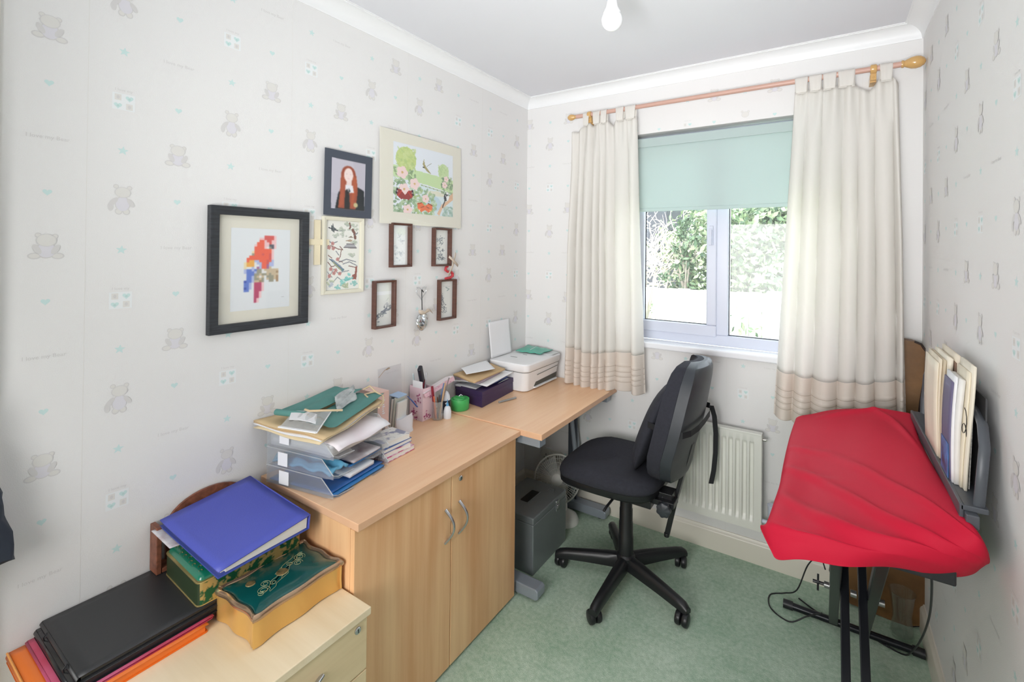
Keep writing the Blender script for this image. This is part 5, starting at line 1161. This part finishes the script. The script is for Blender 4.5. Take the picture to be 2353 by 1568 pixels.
    m_bl = mat('royal blue binder cover', (78, 88, 184), .45, bump=.2, bs=300); m_bl2 = mat('blue binder inner', (60, 78, 160), .5)
    W, D, H = .312, .238, .042
    m = MB(); m.box((0, 0, 0), (W, D, .0028)); m.build('back_cover', m_bl2, t := b, bevel=.001)
    m = MB(); m.grid(lambda u, v: (W*u, D*v, .018+(H-.018)*v-.002*math.sin(PI*u)), 10, 10); m.build('front_cover', m_bl, b, solid=.0028, smooth=60)
    m = MB(); m.box((0, D-.001, .0), (W, D+.0025, H+.001)); m.build('spine', m_bl, b, bevel=.0015)
    m = MB(); m.box((.012, .012, .003), (W-.014, D-.012, .0165)); m.build('pages', m_page, b)
    m = MB(); m.add([(W-.006, .02, .018), (W-.006, D-.004, .039), (W-.006, D-.004, .004), (W-.006, .02, .004), (.012, .02, .018), (.012, D-.004, .039), (.012, D-.004, .004), (.012, .02, .004)], [(0, 1, 2, 3), (4, 7, 6, 5), (0, 4, 5, 1), (3, 2, 6, 7), (0, 3, 7, 4), (1, 5, 6, 2)]); m.build('page_block', m_page, b)
    for x0, x1, c in ((.06, .10, (240, 200, 200)), (.13, .165, (150, 190, 226)), (.175, .22, (204, 90, 130)), (.225, .25, (160, 196, 230)), (.255, .305, (238, 196, 214))):
        m = MB(); m.box((x0, .001, .0150), (x1, .02, .0158)); m.build('divider_tab', mat('tab %d %d' % c[:2], c, .6), b)
    sheet_thing('paper_bundle', 'white printed letters sticking out under the blue binder', 'paper', [(.040, -1.908, .690), (.150, -1.905, .679), (.17, -1.80, .677), (.05, -1.80, .689)], mat('printed letters', (224, 226, 228), .7, col2=(170, 150, 156), vs=30), .0004, None)
foreground()

# ---------------------------------------------------------------- coat at the left edge
def coat():
    t = thing('jacket', 'dark navy padded jacket hanging at the left edge of the view', 'jacket', (.004, -2.335, 1.16))
    m_n = mat('navy black padded cloth', (44, 52, 64), .6, var=.2, vs=10, bump=.5, bs=30); m_b = mat('blue jacket lining', (26, 60, 150), .5)
    m = MB(); rings = []
    for i in range(14):
        k = i/13; z = .0-.40*k; wy = .10+.075*k**.8; dx = .045+.03*k
        rings.append([(dx*.55+dx*.5*math.cos(a)+.004*math.sin(5*a+i)+.006*k, wy*math.sin(a)*(1+.03*math.sin(7*a+2*i))-.06*k*0, z+.012*math.sin(2*a)*k) for a in [2*PI*j/36 for j in range(36)]])
    m.loft(rings); m.build('jacket_body', m_n, t, smooth=60)
    m = MB(); m.loft([[(.056*1.0+.045*math.cos(a), .01+.10*math.sin(a), -.40-.0*k) for a in [2*PI*j/24 for j in range(24)]] for k in (0,)]+[[(.056+.043*math.cos(a), .0+.098*math.sin(a), -.425) for a in [2*PI*j/24 for j in range(24)]]]); m.build('lining', m_b, t, smooth=60)
    h = thing('wall_hook', 'small white wall hook carrying the dark jacket', 'hook', (0, -2.335, 1.19))
    m = MB(); m.box((.0, -.012, -.02), (.004, .012, .03)); m.tube([(.004, 0, .0), (.03, 0, -.01), (.04, 0, .008)], .004, 8); m.build('hook_body', m_upvc, h, smooth=40)
coat()

# ---------------------------------------------------------------- keyboard, stand, cloth, music
m_kb = mat('black keyboard plastic', (34, 35, 38), .4); m_stand = mat('black powder coated tube', (26, 28, 34), .3, .3)
def keyboard():
    t = thing('electric_keyboard', 'black electric keyboard under the red cloth, its end showing', 'keyboard', (1.515, -1.100, .752))
    W, D = .320, .900
    m = MB(); pr = [(0, 0), (W, 0), (W, .112), (W-.05, .116), (W-.16, .070), (W-.17, .042), (.012, .038), (0, .030)]
    m.loft([[(x, y, z) for x, z in pr] for y in (0, .075)]); m.build('end_block', m_kb, t, bevel=.004)
    m = MB(); m.loft([[(x, y, z) for x, z in [(0, 0), (W, 0), (W, .112), (W-.05, .116), (W-.16, .070), (W-.17, .032), (.012, .028), (0, .024)]] for y in (.0752, D-.0752)]); m.build('keyboard_body', m_kb, t, bevel=.003)
    m = MB(); m.loft([[(x, y, z) for x, z in pr] for y in (D-.075, D)]); m.build('end_block', m_kb, t, bevel=.004)
    mw = mat('piano key white', (236, 235, 228), .25)
    for k in range(36):
        y = .078+k*.0206
        m = MB(); m.box((.014, y, .0285), (.15, y+.0198, .040)); m.build('white_key', mw, t, bevel=.001)
    for k in range(36):
        if k % 7 in (2, 6): continue
        y = .078+k*.0206+.0146; m = MB(); m.box((.065, y, .0405), (.15, y+.011, .050)); m.build('black_key', m_dark, t, bevel=.001)
    c = thing('power_cable', 'thin black cable drooping from the keyboard end to the floor', 'cable', (1.80, -1.02, .75))
    w = MB(); P0 = [(0, 0, .001), (.02, .10, -.10), (.045, .30, -.30), (.055, .50, -.50), (.05, .66, -.66), (.03, .74, -.735), (-.08, .79, -.744), (-.20, .80, -.744), (-.30, .86, -.744)]
    def cr(pts, n=6):
        out = []; Pn = [Vector(p) for p in pts]
        for i in range(len(Pn)-1):
            a, b_, c_, d = Pn[max(i-1, 0)], Pn[i], Pn[i+1], Pn[min(i+2, len(Pn)-1)]
            for k in range(n):
                u = k/n; out.append(tuple(.5*((2*b_)+(-a+c_)*u+(2*a-5*b_+4*c_-d)*u*u+(-a+3*b_-3*c_+d)*u**3)))
        out.append(tuple(Pn[-1])); return out
    w.tube(cr(P0), .0028, 8); w.build('cable', m_dark, c, smooth=60)
    c = thing('power_cable', 'black cable looping on the carpet left of the keyboard stand', 'cable', (1.595, -.30, .004))
    w = MB(); w.tube(cr([(.0, -.02, .25), (-.02, .02, .27), (-.06, .06, .20), (-.10, .10, .06), (-.15, .14, .002), (-.20, .10, .0), (-.19, .02, .0), (-.12, -.02, .0), (-.06, -.01, .04), (-.01, -.02, .08)]), .0026, 8); w.build('cable', m_dark, c, smooth=60)
    global crm; crm = cr
keyboard()
def kstand():
    t = thing('keyboard_stand', 'black double braced X frame keyboard stand', 'stand', (1.67, -.62, 0))
    ox, oy = 1.67, -.62
    def leg(x, ya, yb, w):
        m = MB(); m.bar((x-ox, ya-oy, .018), (x-ox, yb-oy, .735), w, .026, up=(0, 1, 0)); m.build('leg', m_stand, t, bevel=.003)
    leg(1.622, -.24, -.985, .030); leg(1.722, -.24, -.985, .030); leg(1.648, -1.0, -.255, .024); leg(1.696, -1.0, -.255, .024)
    for y, a, b in ((-.24, 1.448, 1.902), (-1.0, 1.448, 1.898)):
        m = MB(); m.tube([(a+.03-ox, y-oy, .0165), (b-.03-ox, y-oy, .0165)], .0135, 16); f = m.build('foot_bar', m_stand, t, smooth=40)
        for x0, x1 in ((a, a+.035), (b-.035, b)): m = MB(); m.tube([(x0-ox, y-oy, .0168), (x1-ox, y-oy, .0168)], .0168, 16); m.build('rubber_cap', m_dark, f, smooth=40)
    for y in (-.24, -1.0):
        m = MB(); m.tube([(1.53-ox, -1.24-y-oy, .7375), (1.84-ox, -1.24-y-oy, .7375)], .0125, 14); m.build('support_arm', m_stand, t, smooth=40)
    for x in (1.60, 1.672, 1.744):
        m = MB(); m.tube([(x-.008-ox, 0, .378), (x+.008-ox, 0, .378)], .010, 12); m.build('pivot_bolt', mat('bolt steel', (150, 150, 150), .3, .8), t, smooth=40)
    m = MB(); m.tube([(1.560-ox, .0, .378), (1.606-ox, 0, .378)], .005, 8); m.bar((1.575-ox, -.02, .392), (1.575-ox, .02, .364), .006, .008); m.bar((1.575-ox, .02, .392), (1.575-ox, -.02, .364), .006, .008); m.build('wing_knob', m_dark, t)
kstand()
def red_cloth():
    m_red = cloth('crimson jersey cloth', (206, 22, 56), .10, .7, .25, 600, .3)
    # rows run from the window end to the near end; columns from the player's side to the wall side (world metres)
    G = [
     [(1.500, -.300, .745), (1.493, -.268, .797), (1.560, -.255, .826), (1.640, -.262, .858), (1.720, -.285, .884), (1.780, -.318, .900), (1.836, -.325, .903), (1.850, -.33, .895)],
     [(1.484, -.420, .748), (1.490, -.395, .799), (1.560, -.385, .826), (1.640, -.385, .856), (1.720, -.395, .882), (1.785, -.410, .896), (1.834, -.435, .900), (1.846, -.44, .890)],
     [(1.478, -.560, .745), (1.488, -.550, .800), (1.560, -.545, .820), (1.640, -.540, .848), (1.715, -.545, .878), (1.780, -.560, .897), (1.826, -.605, .900), (1.840, -.61, .892)],
     [(1.476, -.720, .742), (1.488, -.715, .799), (1.560, -.710, .815), (1.640, -.705, .842), (1.715, -.715, .874), (1.785, -.750, .896), (1.832, -.830, .900), (1.845, -.84, .890)],
     [(1.476, -.880, .738), (1.490, -.875, .798), (1.560, -.870, .808), (1.640, -.870, .834), (1.715, -.880, .866), (1.790, -.930, .892), (1.846, -1.040, .898), (1.858, -1.04, .885)],
     [(1.470, -1.020, .745), (1.486, -1.015, .798), (1.560, -1.010, .805), (1.640, -1.010, .824), (1.715, -1.020, .852), (1.795, -1.050, .884), (1.855, -1.110, .893), (1.872, -1.10, .872)],
     [(1.466, -1.110, .770), (1.486, -1.115, .796), (1.560, -1.125, .803), (1.640, -1.126, .815), (1.720, -1.124, .834), (1.800, -1.124, .858), (1.862, -1.130, .868), (1.884, -1.10, .842)],
     [(1.460, -1.155, .785), (1.488, -1.158, .778), (1.560, -1.160, .786), (1.640, -1.158, .795), (1.720, -1.150, .806), (1.800, -1.138, .820), (1.870, -1.110, .824), (1.894, -1.06, .806)],
     [(1.492, -1.190, .748), (1.515, -1.188, .752), (1.570, -1.172, .754), (1.640, -1.158, .758), (1.720, -1.128, .762), (1.800, -1.090, .766), (1.868, -1.045, .768), (1.900, -1.00, .768)],
    ]
    t = Vector((1.66, -.7, .80)); NR, NC = len(G), len(G[0])
    def cm(a, b, c, d, u): return .5*((2*b)+(-a+c)*u+(2*a-5*b+4*c-d)*u*u+(-a+3*b-3*c+d)*u**3)
    def P(u, v):
        fu, fv = u*(NC-1), v*(NR-1); i, j = min(int(fu), NC-2), min(int(fv), NR-2); uu, vv = fu-i, fv-j
        rows = []
        for jj in (j-1, j, j+1, j+2):
            r = G[min(max(jj, 0), NR-1)]; q = [Vector(r[min(max(ii, 0), NC-1)]) for ii in (i-1, i, i+1, i+2)]; rows.append(cm(*q, uu))
        p = cm(*rows, vv)
        top = min(1, max(0, (u-.08)*8))*min(1, max(0, (.93-v)*10))
        # tension folds running from the player's side towards the near wall-side corner
        s = 0
        for a0, b0, a1, b1, w, h in ((.25, .45, .95, .93, .022, .007), (.15, .60, .93, .96, .030, .009), (.35, .35, .98, .78, .020, .005), (.05, .42, .45, .52, .02, .004), (.3, .08, .75, .02, .02, .005), (.6, .02, .85, .30, .025, .006), (.10, .78, .8, .955, .03, .005), (.1, .3, .4, .36, .016, .003)):
            h *= 1.9; w *= .9
            dx, dy = a1-a0, b1-b0; L2 = dx*dx+dy*dy; k = min(1, max(0, ((u-a0)*dx+(v-b0)*dy)/L2)); d = math.hypot(u-a0-k*dx, v-b0-k*dy)
            s += h*math.exp(-(d/w)**2)*math.sin(PI*min(1, max(.02, k*.9+.08)))
        p.z += s*(.4+.6*top)+.0015*math.sin(21*u+9*v)
        if v > .86: p.y -= .010*math.sin(5.5*PI*u+.5)*(v-.86)/.14*(.4+u*.4)
        if v > .86: p.z -= .006*math.sin(3*PI*u)*(v-.86)/.14
        return p-t
    m = MB(); m.grid(P, 110, 130); o = m.build('cloth_cover', m_red, None, smooth=80, solid=.0018); o.location = t
    tag(o, 'bright red cloth draped over the keyboard', 'cloth')
red_cloth()
m_slate = mat('grey music rest plastic', (78, 82, 88), .4)
def music():
    t = thing('music_rest', 'grey plastic music rest along the right wall behind the red cloth', 'music rest', (1.862, -.70, .912))
    m = MB(); m.box((-.018, -.378, 0), (.028, .33, .012)); m.box((-.020, -.378, -.02), (-.012, .33, .014)); m.box((-.012, -.395, -.028), (.01, -.30, 0)); m.box((-.012, .20, -.028), (.01, .30, 0)); m.build('ledge', m_slate, t, bevel=.002)
    m = MB(); fr = [(.014, -.366, .010), (.016, -.372, .06), (.022, -.370, .140), (.028, -.325, .176), (.034, -.25, .190), (.034, .20, .190), (.030, .300, .180), (.022, .322, .14), (.016, .322, .06), (.014, .316, .010)]
    m.tube(fr, .010, 10, flat=.55); m.build('frame_loop', m_slate, t, smooth=50)
    m = MB(); m.loft([[(.026, -.35, .014), (.026, .29, .014), (.029, .29, .014), (.029, -.35, .014)], [(.038, -.30, .23), (.038, .25, .23), (.041, .25, .23), (.041, -.30, .23)]]); m.build('back_panel', mat('dark backing card', (52, 52, 54), .6), t)
    q = random.Random(9)
    cols = [(232, 222, 202), (226, 214, 192), (198, 184, 160), (236, 228, 210), (120, 96, 80), (228, 216, 196), (214, 200, 176)]
    def mag(label, x, y0, y1, h, th, c, ln=.0, cat='sheet music', z0=.925):
        t = thing('sheet_music', label, cat, (x, y0, z0), group='sheet music standing on the music rest')
        m = MB(); D = y1-y0
        m.grid(lambda u, v: (th*.5+ln*v+.004*math.sin(3*v+x*90), D*u, h*v), 4, 8); m.build('cover', mat('music cover %d %d %d' % c, c, .6, var=.06, vs=7), t, solid=th, smooth=60)
        return t
    labs = ['cream music book nearest the window on the music rest', 'thin buff music book second from the window end', 'brown edged old songbook in the far bundle', 'thick yellowed music book in the middle of the far bundle', 'songbook with a dark spine in the far bundle', 'ivory music sheets at the near side of the far bundle']
    for k, (lb, y0, y1, h, th, c, x) in enumerate(zip(labs, (-.800, -.810, -.820, -.832, -.840, -.850), (-.62, -.63, -.635, -.645, -.65, -.655), (.250, .262, .262, .270, .262, .282), (.003, .003, .004, .009, .003, .006), (cols[0], cols[1], cols[2], cols[3], cols[4], cols[5]), (1.846, 1.850, 1.854, 1.859, 1.8685, 1.872))):
        mag(lb, x, y0, y1, h, th, c, .004)
    labs = ['magazine with purple and bright blue cover on the music rest', 'white booklet with a curling top in the near bundle', 'thick bundle of white music pages in the near bundle', 'cream songbook with black scroll mark in the near bundle', 'large ivory song album nearest the camera on the rest']
    for k, (lb, y0, y1, h, th, c, x) in enumerate(zip(labs, (-.955, -.965, -.972, -.985, -1.0), (-.865, -.868, -.870, -.872, -.875), (.235, .250, .246, .268, .285), (.003, .004, .010, .004, .005), ((104, 98, 128), (234, 234, 236), (226, 224, 220), (228, 218, 196), (232, 224, 206)), (1.8455, 1.849, 1.8535, 1.864, 1.8685))):
        o = mag(lb, x, y0, y1, h, th, c, .008)
        if k == 0:
            m = MB(); m.box((-.0016, .002, .004), (-.0006, .085, .085)); m.build('cover_art', mat('blue cover picture', (70, 150, 220), .4, col2=(24, 40, 70), vs=26), o)
        if k == 3:
            m = MB(); m.tube([(.003+.004*math.cos(a), -.0008, .12+.02*math.sin(a)+.006*a) for a in [i*.6 for i in range(14)]], .0008, 4); m.build('scroll_mark', m_dark, o)
    c = thing('sheet_music', 'tall white sheet with printed staves behind the near bundle', 'sheet music', (1.8755, -.985, .925), group='sheet music standing on the music rest')
    m = MB(); m.grid(lambda u, v: (.010*v, .12*u, .275*v), 4, 6); m.build('cover', mat('printed staves', (214, 212, 204), .6, col2=(130, 128, 124), vs=3, scale=(1, 1, 40)), c, solid=.002)
music()
def guitar_case():
    t = thing('guitar_case', 'old brown leather guitar case standing in the corner behind the keyboard', 'guitar case', (1.775, -.050, .004), 0, ry=.085)
    mc = mat('worn brown leather', (118, 84, 48), .5, var=.3, vs=9, bump=.4, bs=60); me_ = mat('dark leather binding', (44, 30, 26), .5)
    def half(z):
        pts = [(0, .10), (.03, .150), (.10, .175), (.20, .172), (.28, .140), (.34, .122), (.42, .128), (.50, .115), (.56, .075), (.62, .060), (.85, .056), (1.02, .062), (1.09, .058), (1.115, .040), (1.125, .012)]
        for (a, wa), (b_, wb) in zip(pts[:-1], pts[1:]):
            if z <= b_: f = (z-a)/(b_-a); f = f*f*(3-2*f); return wa+(wb-wa)*f
        return .01
    zs = [.0, .01, .03, .06, .1, .15, .2, .25, .3, .34, .38, .42, .46, .5, .54, .58, .62, .7, .8, .9, 1.0, 1.05, 1.09, 1.105, 1.115, 1.122]
    m = MB(); rings = []
    for z in zs:
        w_ = half(z); d = .030 if z > .58 else .036; rings.append([(x*w_, y, z) for x, y in ((-.92, -d), (.92, -d), (1, -d*.7), (1, d*.7), (.92, d), (-.92, d), (-1, d*.7), (-1, -d*.7))])
    m.loft(rings); m.build('case_body', mc, t, smooth=45)
    m = MB()
    for s in (-1, 1): m.tube([(s*half(z)*.985, -.028, z) for z in zs], .0045, 8)
    m.build('binding', me_, t, smooth=50)
    m = MB(); m.box((-.064, -.0345, .80), (.064, -.030, .806)); m.build('seam_band', me_, t)
    for z in (.18, .42): m = MB(); m.box((-half(z)-.004, -.02, z-.02), (-half(z)+.004, .0, z+.02)); m.build('clasp', m_steel, t, bevel=.001)
guitar_case()
def junk():
    o = thing('glass_glint', 'clear glass vase added for the bright spot in the shaded corner under the keyboard', 'glint stand-in', (1.845, -.155, 0))  # made-up glass shape, added to give a bright glint in this corner
    m = MB(); m.lathe([(.001, 0), (.035, 0), (.038, .01), (.030, .08), (.040, .16), (.044, .17), (.040, .17), (.027, .08), (.034, .012), (.001, .010)], (0, 0, 0), n=28); m.build('glint_glass', glassy('glint glass', (214, 220, 216), .02, .04, .3), o, smooth=50)
    r = thing('red_bag', 'bright red cloth bag on the carpet at the bottom edge', 'bag', (1.765, -.555, 0))
    m = MB(); rings = []
    for i in range(7): k = i/6; rings.append([(.035*math.cos(a)*(1-.6*k)*(1+.12*math.sin(3*a)), .05*math.sin(a)*(1-.5*k), .055*k+.006*math.sin(2*a)*k) for a in [2*PI*j/20 for j in range(20)]])
    m.loft(rings); m.build('bag_body', mat('red fabric', (220, 40, 44), .7), r, smooth=60)
junk()

# ---------------------------------------------------------------- outside the window
def outside():
    GZ = -1.25
    m = MB(); m.box((-30, .6, GZ-.2), (30, 40, GZ)); struct(m.build('ground', mat('pale lawn', (176, 190, 150), .9, var=.15, vs=2)))
    mf = mat('sun bleached fence', (226, 222, 212), .8, var=.06, vs=6, scale=(8, 1, 1))
    t = thing('garden_fence', 'pale wooden garden fence below the trees outside', 'fence', (-2, 9.0, GZ))
    m = MB()
    for k in range(46): x = -7+k*.26; m.box((x, 0, 0), (x+.25, .03, 1.80+.01*(k % 3)))
    m.build('fence_boards', mf, t)
    for x in (-5.2, -3.0, -.8, 1.4, 3.6): m = MB(); m.box((x, -.06, 0), (x+.12, .0, 1.95)); m.build('fence_post', mat('grey fence post', (150, 158, 160), .8), t)
    ms = mat('shed boards', (222, 228, 226), .7, var=.05, vs=6, scale=(1, 1, 8)); t = thing('garden_shed', 'pale garden shed at the lower right of the window view', 'shed', (.74, 5.6, GZ))
    m = MB(); m.box((0, 0, 0), (2.2, 1.6, 1.80)); m.build('shed_walls', ms, t); m = MB(); m.loft([[(-.1, -.1, 1.80), (2.3, -.1, 1.80), (2.3, -.1, 1.85), (-.1, -.1, 1.85)], [(-.1, 1.7, 1.94), (2.3, 1.7, 1.94), (2.3, 1.7, 1.99), (-.1, 1.7, 1.99)]]); m.build('shed_roof', mat('pale roofing felt', (224, 226, 226), .8), t)
    m = MB(); m.box((.5, -.03, 0), (.52, .0, 1.80)).box((.1, -.03, 0), (.12, 0, 1.80)); m.build('door_lines', mat('grey fence post', (150, 158, 160)), t)
    def tree(label, x, y, H, R, zc, n, cols, seed, size, trunk=.14):
        q = random.Random(seed); t = thing('tree', label, 'tree', (x, y, GZ), group='trees behind the garden fence')
        m = MB(); m.tube([(0, 0, 0), (.1, 0, H*.3), (-.1, .1, H*.6), (0, 0, H*.9)], [trunk, trunk*.8, trunk*.5, .03], 10)
        for k in range(14):
            a = q.uniform(0, 2*PI); z = H*q.uniform(.25, .8); m.tube([(0, 0, z), (R*.4*math.cos(a), R*.4*math.sin(a), z+.4), (R*.8*math.cos(a), R*.8*math.sin(a), z+q.uniform(.4, 1.1))], [.05, .03, .01], 6)
        m.build('trunk', mat('pale bark', (150, 140, 130), .9, var=.2, vs=8), t, smooth=60)
        m = MB()
        clumps = [(q.gauss(0, .42)*R, q.gauss(0, .42)*R, zc+q.gauss(0, .40)*H*.5) for _ in range(max(20, n//70))]
        for _ in range(n):
            c = q.choice(clumps); p = Vector((c[0]+q.gauss(0, .20)*R*.7, c[1]+q.gauss(0, .20)*R*.7, c[2]+q.gauss(0, .20)*R*.7)); s = size*q.uniform(.6, 1.3)
            a = Vector((q.gauss(0, 1), q.gauss(0, 1), q.gauss(0, 1))).normalized(); b = a.cross(Vector((q.gauss(0, 1), q.gauss(0, 1), q.gauss(0, 1)))).normalized()
            m.add([p-a*s, p-b*s*.45, p+a*s, p+b*s*.45], [(0, 1, 2, 3)], q.randrange(len(cols)))
        o = m.build('foliage', [mat('leaf %d %d %d' % c, c, .55) for c in cols], t, fix=False); o['kind'] = 'stuff'
    tree('dense leafy tree filling the right window pane', .75, 10.6, 6.0, 2.2, 2.3, 15000, [(92, 114, 82), (126, 144, 106), (62, 84, 62), (160, 172, 140)], 1, .10)
    tree('taller dark leafy tree behind the dense one on the right', .9, 15.0, 8.0, 3.0, 3.2, 9000, [(92, 112, 84), (120, 138, 108), (72, 90, 72)], 5, .15)
    tree('light green leafy tree seen beside the window mullion', -1.25, 12.6, 6.5, 1.4, 3.4, 5000, [(150, 168, 128), (172, 186, 148), (116, 138, 102)], 2, .10)
    tree('small dark bush above the fence left of the mullion', -1.55, 9.9, 2.9, .42, 2.15, 1500, [(80, 100, 78), (104, 124, 96)], 3, .06, .05)
    tree('bright shrub in front of the fence at lower left', -2.0, 8.0, 1.7, .45, .9, 1000, [(130, 148, 116), (150, 164, 134), (110, 130, 100)], 4, .06, .04)
    # bare twiggy shrub
    q = random.Random(21); t = thing('bare_shrub', 'leafless tangle of pale twigs in the left window pane', 'shrub', (-2.75, 10.3, GZ)); m = MB()
    for _ in range(170):
        p = Vector((q.gauss(0, .55), q.gauss(0, .15), 1.7+abs(q.gauss(0, .7)))); d = Vector((q.gauss(0, 1), q.gauss(0, .3), abs(q.gauss(0, 1))+.3)).normalized(); pts = [tuple(p)]
        for k in range(6): d = (d+Vector((q.gauss(0, .5), q.gauss(0, .25), q.gauss(0, .4)))).normalized(); p = p+d*.22; pts.append(tuple(p))
        m.tube(pts, [.016, .014, .012, .010, .008, .006, .004], 4)
    for a in (-.6, 0, .5): m.tube([(a*.3, 0, 0), (a, 0, 1.2), (a*1.4, 0, 2.4)], [.07, .05, .02], 8)
    m.build('twigs', mat('pale twigs', (226, 214, 200), .8), t)
    t = thing('neighbour_house', 'grey wall of a neighbouring house behind the bare shrub', 'house', (-6.3, 15.5, GZ)); m = MB(); m.box((-3.2, 0, 0), (2.6, 5, 4.6)); m.build('house_walls', mat('grey render', (70, 70, 80), .9), t)
    m = MB(); m.loft([[(-3.5, -.3, 4.6), (2.9, -.3, 4.6), (2.9, 5.3, 4.6), (-3.5, 5.3, 4.6)], [(-3.5, 2.4, 6.4), (2.9, 2.4, 6.4), (2.9, 2.6, 6.4), (-3.5, 2.6, 6.4)]]); m.build('house_roof', mat('brown tiles', (150, 120, 110), .9), t)
    for x in (-2, .6): m = MB(); m.box((x, -.03, 2.6), (x+1, 0, 3.8)); m.build('house_window', m_upvc, t)
outside()
